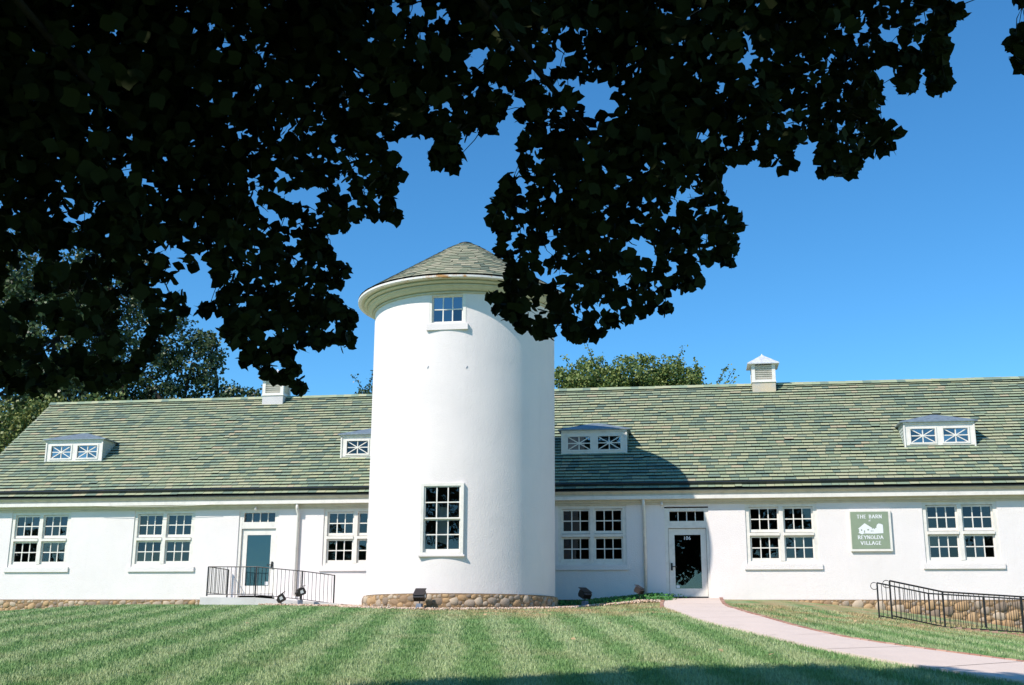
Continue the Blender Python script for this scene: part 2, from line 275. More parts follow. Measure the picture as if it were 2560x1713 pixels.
# bough centres of the overhanging tree: world x y z radius in cm; inner boughs in dm
BOUGHS="""516 -2741 378 17;388 -2747 330 6;648 -2707 409 23;840 -2617 367 6;674 -2678 505 24;280 -2731 140 11;876 -2639 532 14;29 -2805 286 6;176 -2699 406 24;288 -2677 496 25;207 -2688 412 23;211 -2719 546 12;675 -2703 307 22;637 -2662 496 24;628 -2654 372 24;171 -2706 371 24;808 -2643 470 24;539 -2622 342 24;330 -2771 325 22;220 -2785 150 6;373 -2631 555 11;825 -2665 462 10;254 -2726 310 23;130 -2905 439 6;789 -2619 366 12;679 -2660 222 6;96 -2872 400 21;222 -2812 469 22;340 -2707 370 23;825 -2613 447 11;529 -2692 388 12;94 -2860 454 21;46 -2798 265 22;583 -2599 231 20;610 -2690 415 23;668 -2635 468 14;299 -2749 319 21;202 -2805 199 17;669 -2649 313 23;442 -2682 419 23;133 -2788 108 10;219 -2862 460 5;204 -2725 348 23;225 -2690 271 17;318 -2709 253 17;119 -2759 188 16;464 -2632 387 18;412 -2705 363 14;95 -2830 368 22;89 -2796 269 22;103 -2742 350 21;34 -2822 472 22;678 -2702 397 22;707 -2712 422 22;346 -2762 312 12;594 -2612 302 24;226 -2670 421 24;170 -2783 169 11;164 -2808 272 21;328 -2664 182 15;792 -2600 567 12;137 -2734 460 24;100 -2928 404 10;87 -2835 100 14;282 -2772 250 10;564 -2685 273 23;588 -2641 525 25;120 -2832 235 21;581 -2668 430 24;794 -2637 389 23;684 -2641 306 11;732 -2714 470 22;255 -2766 484 23;556 -2699 514 22;226 -2691 491 22;124 -2769 428 23;60 -2844 401 22;532 -2588 213 15;507 -2662 442 17;196 -2784 454 23;832 -2609 562 8;101 -2787 376 22;214 -2736 461 15;136 -2692 128 8;455 -2727 474 15;300 -2770 506 10;449 -2698 469 18;729 -2683 351 22;209 -2682 313 24;541 -2726 281 13;721 -2648 326 6;524 -2666 536 24;896 -2620 474 18;760 -2679 470 23;817 -2689 479 23;156 -2773 335 15;225 -2708 353 24;505 -2664 265 20;684 -2628 555 16;803 -2660 322 23;348 -2723 309 20;182 -2788 189 17;465 -2754 313 6;457 -2735 364 22;23 -2810 356 7;96 -2758 97 5;87 -2753 427 23;32 -2788 256 16;169 -2769 152 5;589 -2662 240 23;491 -2697 478 24;744 -2710 326 22;41 -2769 318 23;511 -2720 485 23;318 -2690 472 24;892 -2638 482 11;90 -2842 352 21;562 -2701 426 9;136 -2826 417 22;541 -2671 265 16;167 -2831 370 21;64 -2804 472 23;330 -2657 292 14;540 -2732 454 21;48 -2762 192 13;72 -2781 152 17;242 -2679 441 18;568 -2662 307 23;101 -2768 478 23;693 -2600 279 15;584 -2733 503 9;289 -2658 125 7;71 -2832 155 10;667 -2679 521 18;349 -2668 360 20;328 -2714 531 18;84 -2824 400 19;46 -2780 201 18;301 -2762 257 7;721 -2652 540 13;128 -2819 228 14;559 -2643 334 24;352 -2611 539 10;131 -2772 312 21;216 -2766 250 22;642 -2749 409 14;603 -2731 503 9;364 -2649 489 11;780 -2669 466 23;646 -2689 271 11;59 -2807 232 17;689 -2674 476 22;32 -2827 370 6;546 -2642 256 23;729 -2634 464 15;254 -2612 154 12;772 -2686 397 21;893 -2643 401 6;696 -2627 236 8;493 -2733 380 6;837 -2644 337 13;536 -2728 404 14;536 -2551 259 16;-3 -2752 341 16;62 -2844 350 20;250 -2698 372 18;53 -2783 447 21;90 -2900 381 16;207 -2795 386 22;284 -2655 188 24;740 -2727 390 19;248 -2690 202 23;691 -2624 380 24;652 -2672 474 24;277 -2705 486 24;846 -2706 445 22;201 -2839 448 21;50 -2800 183 13;60 -2749 110 7;194 -2778 226 17;849 -2638 329 6;692 -2734 421 18;197 -2731 425 24;188 -2720 501 24;871 -2656 406 9;138 -2828 318 21;50 -2729 383 18;183 -2836 143 16;327 -2640 421 21;162 -2719 117 5;466 -2751 296 6;136 -2928 420 9;612 -2620 575 9;615 -2662 214 12;490 -2622 481 11;338 -2692 459 24;780 -2620 454 24;824 -2667 404 11;825 -2601 376 23;209 -2862 453 11;857 -2573 376 6;314 -2677 524 25;290 -2754 206 22;364 -2696 373 23;380 -2657 365 6;527 -2657 476 21;599 -2570 284 19;47 -2772 360 13;814 -2604 430 14;468 -2697 509 24;565 -2737 448 15;143 -2762 489 23;560 -2648 358 21;602 -2728 315 12;344 -2679 270 10;598 -2723 284 22;493 -2603 190 6;756 -2690 514 10;712 -2707 406 11;767 -2628 348 13;210 -2771 421 23;525 -2725 284 8;701 -2638 251 8;904 -2655 447 10;259 -2739 516 22;652 -2633 367 24;721 -2724 354 20;386 -2647 319 6;756 -2648 323 8;257 -2660 143 9;152 -2782 180 17;482 -2694 374 7;721 -2724 446 22;159 -2742 416 23;174 -2854 454 18;992 -2650 458 6;637 -2642 334 24;35 -2769 143 13;861 -2699 426 10;562 -2527 200 13;282 -2749 159 16;97 -2793 427 15;379 -2711 262 6;117 -2831 119 16;284 -2750 241 18;290 -2621 121 7;837 -2659 512 23;255 -2659 462 25;178 -2787 412 22;355 -2654 437 18;40 -2747 255 18;513 -2636 187 15;699 -2663 261 6;131 -2759 121 13;261 -2610 165 11;599 -2669 444 24;898 -2634 394 7;479 -2722 440 23;316 -2668 409 21;300 -2782 469 22;135 -2733 150 15;439 -2631 473 21;380 -2752 291 20;269 -2669 205 23;335 -2715 291 16;762 -2619 404 20;364 -2689 553 10;682 -2571 314 17;438 -2681 318 7;126 -2781 459 23;299 -2751 354 14;792 -2660 535 6;228 -2648 189 6;302 -2698 228 23;421 -2670 366 9;531 -2698 271 11;160 -2845 446 21;323 -2747 371 23;232 -2789 144 4;93 -2773 275 22;563 -2681 542 7;227 -2791 290 21;573 -2722 384 14;563 -2656 195 23;192 -2806 357 22;123 -2744 397 22;159 -2725 352 23;86 -2745 192 7;536 -2643 170 6;963 -2727 395 5;844 -2685 401 10;521 -2602 270 13;278 -2665 428 25;95 -2781 332 22;429 -2680 446 20;733 -2687 308 6;472 -2650 409 6;575 -2664 470 17;358 -2696 462 21;668 -2697 360 22;624 -2627 290 22;268 -2786 200 11;161 -2727 311 7;103 -2833 110 16;208 -2736 402 23;846 -2691 480 23;613 -2725 470 23;198 -2693 321 24;222 -2661 201 11;560 -2637 270 24;322 -2781 492 14;710 -2686 309 6;308 -2713 495 24;882 -2678 395 6;89 -2730 314 23;235 -2763 234 17;89 -2817 280 21;623 -2660 254 11;514 -2711 471 12;132 -2733 266 23;634 -2636 216 21;318 -2683 426 13;476 -2671 359 8;79 -2778 473 23;141 -2797 96 4;892 -2684 501 9;182 -2728 129 5;89 -2777 162 13;618 -2722 444 19;78 -2838 201 16;325 -2656 522 25;486 -2578 210 13;95 -2802 488 23;311 -2654 239 13;216 -2660 485 18;106 -2812 395 20;154 -2724 467 24;274 -2740 145 9;184 -2756 319 17;258 -2648 192 24;69 -2747 102 5;336 -2666 440 15;510 -2633 573 12;961 -2698 384 12;802 -2652 425 18;506 -2585 183 6;445 -2674 554 7;710 -2671 335 19;442 -2653 552 12;184 -2710 250 11;492 -2603 238 7;828 -2640 372 18;566 -2754 341 10;39 -2806 393 22;517 -2633 209 13;283 -2634 491 26;134 -2831 467 22;216 -2813 229 21;136 -2852 203 16;414 -2688 398 24;650 -2698 290 19;523 -2694 378 6;657 -2562 258 23;551 -2604 176 8;643 -2716 355 22;113 -2795 106 16;97 -2783 297 22;323 -2730 188 16;552 -2644 180 13;326 -2727 364 23;161 -2768 97 4;640 -2584 214 6;531 -2738 313 7;703 -2684 518 15;68 -2815 319 22;280 -2700 466 24;225 -2678 520 25;306 -2648 517 25;68 -2896 450 6;519 -2694 312 8;845 -2635 545 7;65 -2829 273 21;552 -2696 492 24;878 -2727 440 6;408 -2723 437 13;663 -2720 378 22;211 -2784 167 8;54 -2828 261 12;505 -2636 413 6;330 -2696 156 14;910 -2664 450 6;109 -2755 385 9;101 -2715 118 5;146 -2843 476 7;29 -2829 449 12;681 -2728 501 6;450 -2682 319 6;106 -2821 303 21;239 -2765 345 19;73 -2823 382 22;707 -2651 374 16;880 -2706 494 8;595 -2679 474 24;425 -2717 402 16;493 -2642 258 8;831 -2684 375 6;182 -2815 384 22;269 -2702 324 20;26 -2780 229 10;684 -2695 369 16;372 -2653 325 13;472 -2608 558 26;222 -2727 493 24;56 -2811 110 5;330 -2688 195 6;102 -2828 202 16;575 -2571 221 16;213 -2711 449 15;391 -2705 375 21;310 -2787 266 8;600 -2624 197 21;256 -2661 429 25;62 -2771 104 5;783 -2712 421 22;968 -2688 440 6;704 -2750 434 22;904 -2637 474 6;211 -2810 456 22;52 -2824 331 21;616 -2555 201 8;99 -2748 105 6;216 -2682 340 24;154 -2767 114 13;523 -2622 168 6;270 -2718 137 6;382 -2660 518 10;850 -2600 407 6;251 -2607 143 6;979 -2680 412 6;331 -2663 216 6;906 -2636 400 6;745 -2648 485 19;300 -2642 188 24;875 -2661 397 6;59 -2771 377 17;230 -2698 288 21;695 -2682 267 6;391 -2700 544 9;298 -2696 329 18;384 -2688 408 16;818 -2696 424 8;547 -2752 339 13;797 -2698 466 23;821 -2555 351 14;671 -2666 356 23;175 -2771 247 22;97 -2842 249 21;626 -2716 290 22;90 -2825 489 11;704 -2627 565 6;106 -2778 217 14;502 -2633 203 11;280 -2608 175 10;763 -2724 421 22;902 -2611 440 12;681 -2658 239 20;314 -2685 563 7;329 -2647 554 26;471 -2675 407 6;626 -2552 209 8;631 -2698 509 21;755 -2692 426 21;346 -2685 553 13;526 -2680 361 11;194 -2873 452 7;215 -2771 281 10;166 -2690 159 5;192 -2825 431 22;10 -2743 110 5;887 -2640 540 6;618 -2709 328 22;37 -2822 397 17;303 -2717 419 23;471 -2551 215 7;193 -2715 374 24;240 -2666 486 25;118 -2924 424 9;567 -2510 193 7;265 -2596 175 9;891 -2700 394 6;226 -2812 487 8;112 -2859 416 21;696 -2690 404 20;235 -2713 545 14;110 -2833 419 13;126 -2868 464 5;954 -2735 427 7;214 -2741 502 24;856 -2682 399 11;960 -2740 424 7;146 -2718 383 24;661 -2644 250 18;864 -2708 467 22;54 -2850 481 7;844 -2666 445 9;635 -2712 277 22;133 -2726 334 15;307 -2631 164 6;688 -2593 247 6;131 -2738 215 9;232 -2692 214 10;263 -2716 495 24;486 -2641 387 7;766 -2631 374 24;18 -2732 112 5;470 -2720 518 14;337 -2627 533 26;669 -2594 234 6;629 -2670 424 23;352 -2661 534 25;319 -2661 265 6;214 -2776 190 11;106 -2858 130 16;430 -2721 470 6;290 -2702 214 23;286 -2697 243 16;218 -2687 253 19;155 -2837 139 10;692 -2625 350 22;223 -2692 186 5;501 -2645 291 14;216 -2708 283 23;97 -2877 416 21;672 -2604 219 6;158 -2779 229 17;830 -2670 394 7;171 -2817 430 22;569 -2629 540 25;803 -2641 535 16;284 -2685 533 25;746 -2612 397 24;197 -2676 443 25;300 -2670 128 6;566 -2610 261 15;346 -2675 180 6;278 -2748 371 23;484 -2637 267 6;902 -2643 435 7;36 -2775 130 9;336 -2643 165 9;392 -2730 314 6;162 -2718 205 16;386 -2634 377 6;662 -2666 262 7;378 -2728 275 15;287 -2792 207 21;553 -2518 187 7;386 -2688 292 6;753 -2681 499 23;492 -2640 564 18;370 -2721 256 6;163 -2811 331 19;551 -2598 169 6;133 -2731 111 5;598 -2668 411 16;20 -2765 158 5;405 -2724 521 6;954 -2693 394 6;171 -2846 243 15;231 -2614 150 6;766 -2727 461 22;547 -2676 400 10;296 -2803 483 11;646 -2627 563 13;579 -2653 272 23;744 -2636 539 20;446 -2732 333 7;657 -2722 297 22;363 -2759 511 6;888 -2672 368 6;500 -2642 316 6;390 -2733 525 6;545 -2632 381 24;816 -2645 541 7;170 -2898 437 8;797 -2636 321 15;976 -2653 393 6;484 -2646 442 14;454 -2643 368 6;212 -2729 171 5;45 -2808 183 5;126 -2721 393 24;391 -2704 524 12;992 -2616 506 6;255 -2686 569 7;601 -2666 223 17;384 -2665 288 6;331 -2777 270 13;590 -2742 295 20;53 -2840 289 7;471 -2644 567 14;797 -2610 320 6;308 -2604 170 6;271 -2754 139 6;184 -2799 118 13;620 -2682 390 15;741 -2661 400 13;613 -2638 469 12;878 -2610 416 6;369 -2644 376 6;450 -2635 584 7;398 -2693 521 6;447 -2729 467 8;118 -2752 458 24;89 -2875 177 4;500 -2742 350 6;70 -2834 398 22;596 -2641 172 6;457 -2715 348 19;845 -2612 391 8;535 -2625 361 24;521 -2669 222 14;119 -2721 114 5;703 -2707 478 23;115 -2781 317 22;309 -2687 441 24;702 -2567 246 6;616 -2682 322 23;492 -2627 422 6;441 -2692 329 10;500 -2691 464 13;970 -2642 403 6;307 -2617 233 6;261 -2726 155 6;869 -2700 409 12;304 -2662 337 24;691 -2683 530 6;528 -2541 210 11;659 -2558 238 12;206 -2735 538 10;112 -2762 235 11;102 -2844 148 16;163 -2710 125 5;126 -2709 318 15;203 -2809 489 11;705 -2614 338 6;54 -2837 434 22;814 -2580 399 25;661 -2678 536 6;299 -2628 227 7;404 -2739 299 6;-4 -2782 428 8;662 -2546 230 6;709 -2729 497 7;810 -2613 318 6;165 -2849 469 8;647 -2543 235 6;411 -2702 356 6;541 -2645 563 11;896 -2679 370 6;608 -2633 177 6;327 -2702 240 6;891 -2688 478 6;639 -2576 272 15;497 -2573 236 14;882 -2727 447 6;167 -2707 480 24;184 -2822 251 10;840 -2529 372 9;538 -2720 519 7;360 -2665 353 11;338 -2658 216 6;658 -2669 500 24;341 -2725 255 14;1002 -2593 439 6;416 -2720 470 6;646 -2703 388 23;482 -2574 261 7;7 -2801 450 9;511 -2642 348 6;170 -2695 147 5;16 -2783 273 6;826 -2593 415 24;857 -2674 514 11;304 -2692 536 25;582 -2714 267 22;691 -2661 306 6;53 -2814 350 22;63 -2884 424 6;693 -2600 320 6;500 -2594 190 6;437 -2717 361 23;456 -2648 402 21;496 -2718 255 6;485 -2634 430 6;372 -2632 290 6;333 -2643 233 6;969 -2671 413 8;735 -2610 572 7;292 -2629 161 6;185 -2745 370 23;155 -2737 107 5;609 -2669 298 23;266 -2595 154 6;506 -2723 274 6;156 -2724 292 8;32 -2798 233 5;443 -2732 303 6;470 -2617 482 13;668 -2667 485 20;326 -2673 239 6;843 -2610 448 18;16 -2810 400 6;283 -2704 554 7;639 -2542 209 6;892 -2688 392 6;366 -2641 458 14;899 -2688 420 6;205 -2666 190 5;321 -2638 242 8;501 -2707 364 6;453 -2731 492 7;38 -2824 336 9;987 -2638 404 6;269 -2612 157 6;821 -2606 319 6;628 -2631 567 8;240 -2655 160 6;612 -2548 230 18;344 -2700 181 6;514 -2631 393 6;478 -2631 375 6;247 -2735 415 12;81 -2797 333 11;861 -2682 365 6;450 -2748 313 6;850 -2588 350 6;871 -2666 379 6;978 -2696 440 6;438 -2634 358 6;708 -2652 253 6;236 -2748 528 9;685 -2741 394 22;291 -2715 154 22;146 -2898 412 20;208 -2837 205 16;467 -2705 479 24;283 -2662 121 6;171 -2830 125 11;200 -2780 514 6;90 -2820 190 11;292 -2614 215 12;394 -2680 269 6;194 -2857 462 7;46 -2772 262 22;322 -2674 569 8;489 -2598 222 6;541 -2596 187 6;327 -2616 163 6;737 -2732 492 7;497 -2687 277 6;46 -2800 133 5;473 -2612 596 7;322 -2746 517 13;775 -2656 392 23;981 -2625 483 6;317 -2559 181 7;398 -2690 489 6;896 -2679 493 6;428 -2640 538 7;306 -2726 262 12;50 -2841 316 7;72 -2858 225 6;217 -2748 275 22;83 -2792 94 4;763 -2599 331 6;706 -2572 256 6;828 -2716 455 22;125 -2779 96 4;338 -2685 361 16;568 -2653 218 12;496 -2746 331 6;860 -2664 382 6;703 -2710 377 12;906 -2679 432 6;634 -2680 340 23;74 -2846 148 4;384 -2636 537 7;539 -2748 350 6;406 -2741 341 16;161 -2859 169 10;319 -2680 240 6;982 -2624 501 6;695 -2606 340 8;731 -2645 346 23;393 -2674 563 6;508 -2628 384 6;833 -2663 356 7;554 -2702 280 22;427 -2676 354 6;703 -2646 240 6;223 -2773 169 11;502 -2653 566 7;779 -2636 552 6;350 -2674 167 7;992 -2604 459 6;813 -2619 463 24;78 -2728 421 24;325 -2654 273 6;428 -2739 330 6;98 -2834 84 4;846 -2633 420 6;694 -2610 303 6;235 -2773 304 22;189 -2759 387 23;270 -2710 352 13;855 -2634 344 6;980 -2612 444 6;35 -2838 490 7;75 -2742 105 5;253 -2727 539 9;244 -2710 176 5;241 -2711 380 10;848 -2673 518 8;182 -2708 160 5;60 -2831 494 6;392 -2653 432 14;483 -2642 199 6;489 -2647 244 6;266 -2660 138 6;71 -2880 381 10;347 -2664 458 13;388 -2714 289 6;119 -2838 476 12;512 -2660 242 11;270 -2758 278 12;534 -2729 475 23;852 -2687 389 6;530 -2617 169 6;92 -2766 367 23;196 -2781 414 23;360 -2635 365 6;352 -2712 248 6;739 -2682 305 6;816 -2652 309 6;50 -2868 457 8;379 -2634 334 6;111 -2762 360 15;791 -2658 508 24;29 -2792 216 5;53 -2845 304 6;520 -2650 364 8;329 -2652 503 25;838 -2591 345 6;327 -2687 444 24;981 -2678 468 6;816 -2554 387 23;672 -2714 512 6;171 -2833 211 11;114 -2907 412 20;161 -2770 215 17;891 -2711 491 6;904 -2713 418 6;13 -2812 429 6;584 -2740 448 22;450 -2727 513 6;588 -2648 170 6;178 -2706 350 24;3 -2786 378 6;352 -2670 176 6;295 -2700 556 7;642 -2634 532 25;141 -2746 402 23;710 -2548 298 6;633 -2641 488 19;919 -2577 439 6;794 -2721 495 6;480 -2731 519 6;97 -2879 149 5;478 -2612 286 6;69 -2844 179 4"""
INNER="""66 -289 74;0 -291 63;47 -282 64;-11 -300 54;40 -297 64;-12 -299 79;60 -284 79;31 -287 50;43 -276 47;5 -296 81;-3 -295 74;-24 -311 55;20 -277 66;0 -305 80;53 -292 83;-18 -297 67;1 -290 24;4 -296 59;30 -282 69;27 -293 61;20 -290 77;12 -281 35;33 -303 68;8 -299 76;-4 -314 72;-7 -302 69;60 -282 74;42 -295 71;28 -281 53;-16 -320 83;50 -303 91;-2 -305 57;56 -276 73;51 -295 90;33 -286 85;62 -292 79;11 -291 77;44 -286 70;11 -298 57;-6 -296 55;14 -287 83;-22 -313 85;61 -287 60;-8 -285 28;42 -304 83;-16 -306 54;4 -298 68;50 -286 78;70 -277 48;67 -296 75;24 -281 62;-1 -287 48;27 -287 60;60 -304 86;-2 -296 42;-24 -312 71;19 -310 83;-9 -300 49;-12 -307 88;-16 -312 83;53 -303 80;-7 -310 74;62 -286 66;55 -305 86;33 -292 55;15 -284 50;-16 -312 88;48 -297 66;-7 -300 91;31 -296 63;26 -297 65;10 -308 64;-12 -299 72;13 -290 60;40 -292 67;43 -292 86;27 -272 63;0 -296 57;81 -289 66;56 -278 47;9 -293 46;13 -292 52;84 -271 49;41 -288 50;71 -289 81;37 -293 58;48 -300 85;80 -283 54;47 -285 52;39 -278 55;2 -297 48;5 -295 98;70 -270 50;37 -294 76;-6 -307 50;-9 -310 43;-12 -299 40;32 -278 60;50 -274 44;65 -271 33;-5 -293 69;-14 -314 58;76 -276 55;-24 -312 80;17 -273 34;25 -281 75;52 -275 50;11 -282 46;78 -270 52;-11 -296 62;75 -281 58;76 -278 68;1 -289 40;50 -297 80;30 -274 52;-2 -302 49;12 -304 88;29 -293 66;20 -297 99;1 -307 64;36 -279 62;33 -288 67;18 -286 40;4 -299 93;42 -266 63;-5 -291 33;5 -286 28;12 -280 41;-15 -314 73;18 -277 39;4 -303 62;4 -286 75;26 -306 74;-17 -303 46;-21 -305 58;79 -283 68;40 -284 57;28 -308 89;37 -284 44;56 -299 85;25 -287 81;31 -302 89;26 -302 91;29 -291 77;-14 -303 64;-5 -297 81;21 -272 28;58 -286 85;58 -272 58;73 -287 69;21 -293 54;58 -275 64;39 -299 92;24 -296 92;90 -275 67;23 -281 56;0 -290 57;-6 -294 45;9 -285 71;0 -296 86;39 -268 70;36 -273 46;3 -286 60;83 -275 59;85 -285 66;-3 -299 69;13 -289 49;19 -282 71;-3 -296 29;-2 -285 64;30 -297 55;15 -296 65;52 -288 61;68 -287 69;10 -303 68;71 -293 88;57 -297 94;67 -277 59;22 -275 58;0 -297 33;27 -276 48;17 -303 61;3 -311 88;48 -292 82;25 -280 69;53 -295 76;53 -276 63;23 -289 72;25 -305 84;41 -302 70;74 -295 71;14 -296 75;75 -271 70;-11 -310 64;35 -301 99;54 -281 69;25 -286 91;29 -281 43;4 -302 43;1 -312 60;-3 -307 88;-17 -311 51;39 -275 68;19 -299 84;60 -280 60;-21 -309 77;37 -283 81;33 -278 47;35 -272 62;1 -301 87;23 -294 81;24 -278 34;31 -279 84;-4 -296 65;7 -290 70;43 -295 78;2 -300 99;-12 -304 73;50 -282 46;2 -288 82;-4 -302 74;61 -273 41;62 -279 50;59 -292 75;58 -293 88;37 -279 50;9 -305 82;13 -295 87;63 -280 68;-7 -312 79;43 -278 57;2 -291 34;40 -307 80;28 -297 84;-9 -316 54;-17 -302 71;24 -295 74;43 -276 38;-15 -307 68;55 -299 77;16 -273 58;3 -292 53;10 -298 84;0 -291 69;71 -279 61;76 -286 65;38 -274 74;74 -286 59;-10 -305 100;-6 -313 63;54 -286 54;-12 -296 52;20 -286 63;29 -306 68;0 -283 21;80 -289 72;0 -294 79;13 -285 56;48 -283 57;-16 -307 77;9 -309 71;42 -292 61;16 -303 68;69 -296 94;30 -294 91;48 -290 92;-5 -310 57;35 -291 90;65 -285 79;75 -291 74;-10 -291 53;47 -275 53;42 -283 62;70 -280 69;60 -292 67;51 -269 64;10 -280 27;36 -292 72;65 -290 65;32 -273 42;2 -297 29;11 -296 42;21 -299 70;17 -291 45;83 -284 62;-22 -310 67;68 -283 65;-11 -305 40;55 -290 72;-6 -287 57;-25 -324 86;18 -307 90;-18 -314 60;61 -297 76;71 -272 65;-5 -302 60;49 -291 72;17 -281 47;14 -289 72;71 -268 59;18 -278 61;76 -271 62;-19 -307 50;7 -295 87;-11 -311 77;2 -293 47;55 -284 92;68 -283 56;28 -292 53;70 -297 81;29 -300 80;43 -290 75;29 -301 99;42 -292 54;3 -304 74;-9 -295 67;52 -293 65;67 -297 87;32 -279 38;13 -289 28;50 -283 74;61 -301 91;25 -298 57;39 -281 76;66 -305 89;-9 -303 85;65 -276 36;47 -302 73;27 -286 47;-22 -316 73;-4 -306 40;-18 -296 40;43 -282 44;13 -306 94;20 -280 79;4 -287 45;-7 -302 97;-3 -310 67;-14 -308 59;-6 -306 62;3 -302 81;58 -262 35;49 -287 67;34 -300 83;-10 -296 85;9 -292 83;10 -301 61;10 -279 50;-10 -317 94;40 -309 86;4 -286 54;74 -287 84;-19 -305 83;7 -294 63;11 -287 36;-25 -318 92;38 -278 40;-27 -317 86;1 -282 28;2 -305 54;2 -308 99;7 -300 47;84 -280 71;53 -283 38;29 -295 73;49 -293 98;93 -269 64;22 -279 50;31 -303 75;-2 -311 77;51 -290 55;19 -305 96;26 -274 27;3 -281 53;-5 -301 37;3 -298 74;9 -276 24;13 -300 80;61 -284 49;-1 -282 48;-5 -296 37;44 -296 90;-7 -291 27;15 -311 75;56 -290 79;-22 -302 50;25 -286 55;56 -281 55;36 -289 50;26 -275 38;49 -276 67;57 -281 43;44 -287 45;62 -299 86;8 -284 51;64 -269 65;33 -284 54;-12 -294 35;3 -292 85;6 -291 77;12 -281 63;25 -301 77;79 -273 43;-2 -304 92;79 -265 65;-6 -281 50;74 -283 49;89 -280 58;36 -286 62;7 -294 30;26 -289 65;58 -281 84;19 -279 33;46 -282 82;10 -292 57;19 -276 71;20 -286 26;20 -292 63;81 -294 76;65 -288 88;45 -286 60;62 -269 43;-24 -317 62;-14 -290 32;-18 -299 62;64 -271 50;43 -282 74;20 -288 51;14 -283 68;72 -273 45;-16 -298 56;36 -297 69;24 -284 86;60 -272 48;39 -299 79;12 -294 92;-1 -304 70;46 -280 51;-24 -304 54;13 -305 78;83 -267 56;8 -298 97;38 -300 87;7 -281 32;19 -303 73;-8 -296 77;15 -286 78;29 -282 88;23 -283 37;19 -293 83;-7 -303 79;55 -284 49;8 -303 56;77 -265 48;79 -284 78;68 -279 79;73 -274 59;-12 -309 49;30 -295 97;-8 -312 87;28 -273 57;21 -289 32;58 -275 54;65 -287 57;1 -298 22;54 -271 46;7 -284 58;75 -294 80;45 -270 58;-19 -324 78;44 -287 84;64 -293 72;19 -291 89;81 -275 68;21 -280 42;-22 -322 71;6 -303 88;-22 -311 62;89 -276 48;56 -300 90;74 -302 75;58 -287 70;17 -270 25;18 -273 53;75 -268 44;41 -283 52;71 -299 90;65 -281 83;3 -295 41;21 -280 21;80 -276 50;24 -272 34;-3 -314 81;47 -270 45;40 -304 96;7 -292 41;-10 -310 69;-14 -320 76;40 -273 51;52 -286 84;-16 -318 50;55 -259 30;73 -265 53;66 -273 45;-6 -290 63;30 -280 79;-8 -309 93;-11 -311 83;-10 -301 60;18 -287 68;-18 -309 91;90 -275 58;32 -283 63;-11 -285 45;-12 -296 45;40 -292 93;-4 -296 50;46 -307 95;29 -281 35;50 -276 76;-26 -313 89;11 -276 33;44 -304 78;62 -277 72;37 -306 93;20 -278 26;73 -268 39;17 -297 79;17 -293 72;33 -277 67;20 -299 93;13 -299 38;19 -303 88;54 -294 98;54 -276 41;13 -282 75;6 -283 65;-27 -308 63;-19 -315 67;18 -290 57;20 -294 49;29 -287 72;2 -286 34;-12 -317 88;32 -274 76;78 -289 80;-1 -310 53;1 -296 95;-4 -291 49;8 -306 98;67 -302 80;7 -293 35;47 -297 71;64 -282 88;59 -296 81;60 -287 75;-1 -288 30;-13 -285 30;43 -270 67;32 -286 59;62 -292 84;52 -283 59;14 -285 30;25 -307 80;15 -289 35;75 -296 86;-11 -316 82;-15 -303 58;56 -285 65;55 -270 67;35 -294 81;58 -296 72;4 -299 38;-8 -301 43;70 -292 71;-6 -318 76;7 -295 52;-12 -319 61;14 -288 89;28 -282 59;-9 -317 66;-10 -293 57;48 -277 61;43 -299 97;21 -285 44;11 -298 70;23 -301 61;7 -277 39;7 -309 76;-4 -287 41;69 -288 63;36 -284 69;0 -311 70;13 -297 51;-11 -290 63;-19 -293 61;10 -285 41;-2 -302 43;-7 -314 49;6 -312 92;-19 -310 56;47 -291 60;28 -301 72;36 -303 71;-16 -326 86;-7 -307 82;57 -293 60;-5 -318 85;-25 -317 77;-14 -302 36;19 -310 73;52 -274 58;-29 -307 52;62 -265 35;-10 -290 43;23 -290 43;39 -279 36;16 -301 98;51 -293 59;-20 -315 77;18 -297 88;23 -274 43;50 -288 48;-12 -304 51;71 -281 76;17 -293 103;23 -290 96;87 -280 53;30 -292 86;38 -288 79;35 -299 59;69 -294 66;60 -271 70;69 -279 39;62 -294 97;22 -277 76;-29 -310 77;13 -274 47;30 -287 42;11 -280 58;63 -276 62;-20 -305 74;-28 -303 74;-11 -304 93;79 -297 71;-19 -321 87;19 -303 79;34 -299 75;75 -275 49;-2 -286 75;-7 -305 54;18 -283 56;31 -303 95;-2 -301 54;-2 -302 64;-31 -310 58;88 -276 74;8 -279 44;16 -279 54;42 -286 92;-19 -321 64;48 -287 88;64 -285 71;66 -275 69;23 -301 102;-31 -313 82;33 -283 49;-19 -310 71;8 -290 51;-14 -321 67;33 -287 79;-10 -315 71;29 -271 49;87 -281 63;-21 -317 56;-3 -301 78;-15 -311 44;-9 -294 40;83 -292 59;-6 -314 95;23 -267 25;-2 -285 55;-12 -314 45;23 -305 68;35 -295 103;77 -280 75;-6 -286 36;0 -302 28;23 -308 94;-1 -303 33;45 -283 34;4 -289 65;46 -294 102;45 -292 68;63 -282 56;4 -286 17;90 -266 56;92 -273 53;58 -279 78;-3 -304 84;7 -292 23;28 -274 69;15 -304 83;15 -302 55;-14 -290 49;64 -308 83;-24 -317 68;31 -268 64;39 -284 86;-17 -302 51;36 -307 83;85 -264 53;34 -291 95;48 -300 99;78 -276 64;65 -269 38;51 -280 53;80 -259 50;29 -279 73;43 -277 76;-25 -300 45;-8 -302 31;-15 -312 67;39 -288 72;17 -274 28;0 -308 48;-2 -315 88;-22 -299 71;34 -304 80;30 -301 59;-18 -322 58;58 -304 94;1 -312 93;48 -272 72;9 -301 93;37 -291 86;4 -300 55;14 -294 47;44 -293 96;32 -290 62;-4 -295 91;41 -277 62;42 -281 68;5 -291 15;38 -272 41;61 -302 80;63 -294 92;-8 -284 21"""
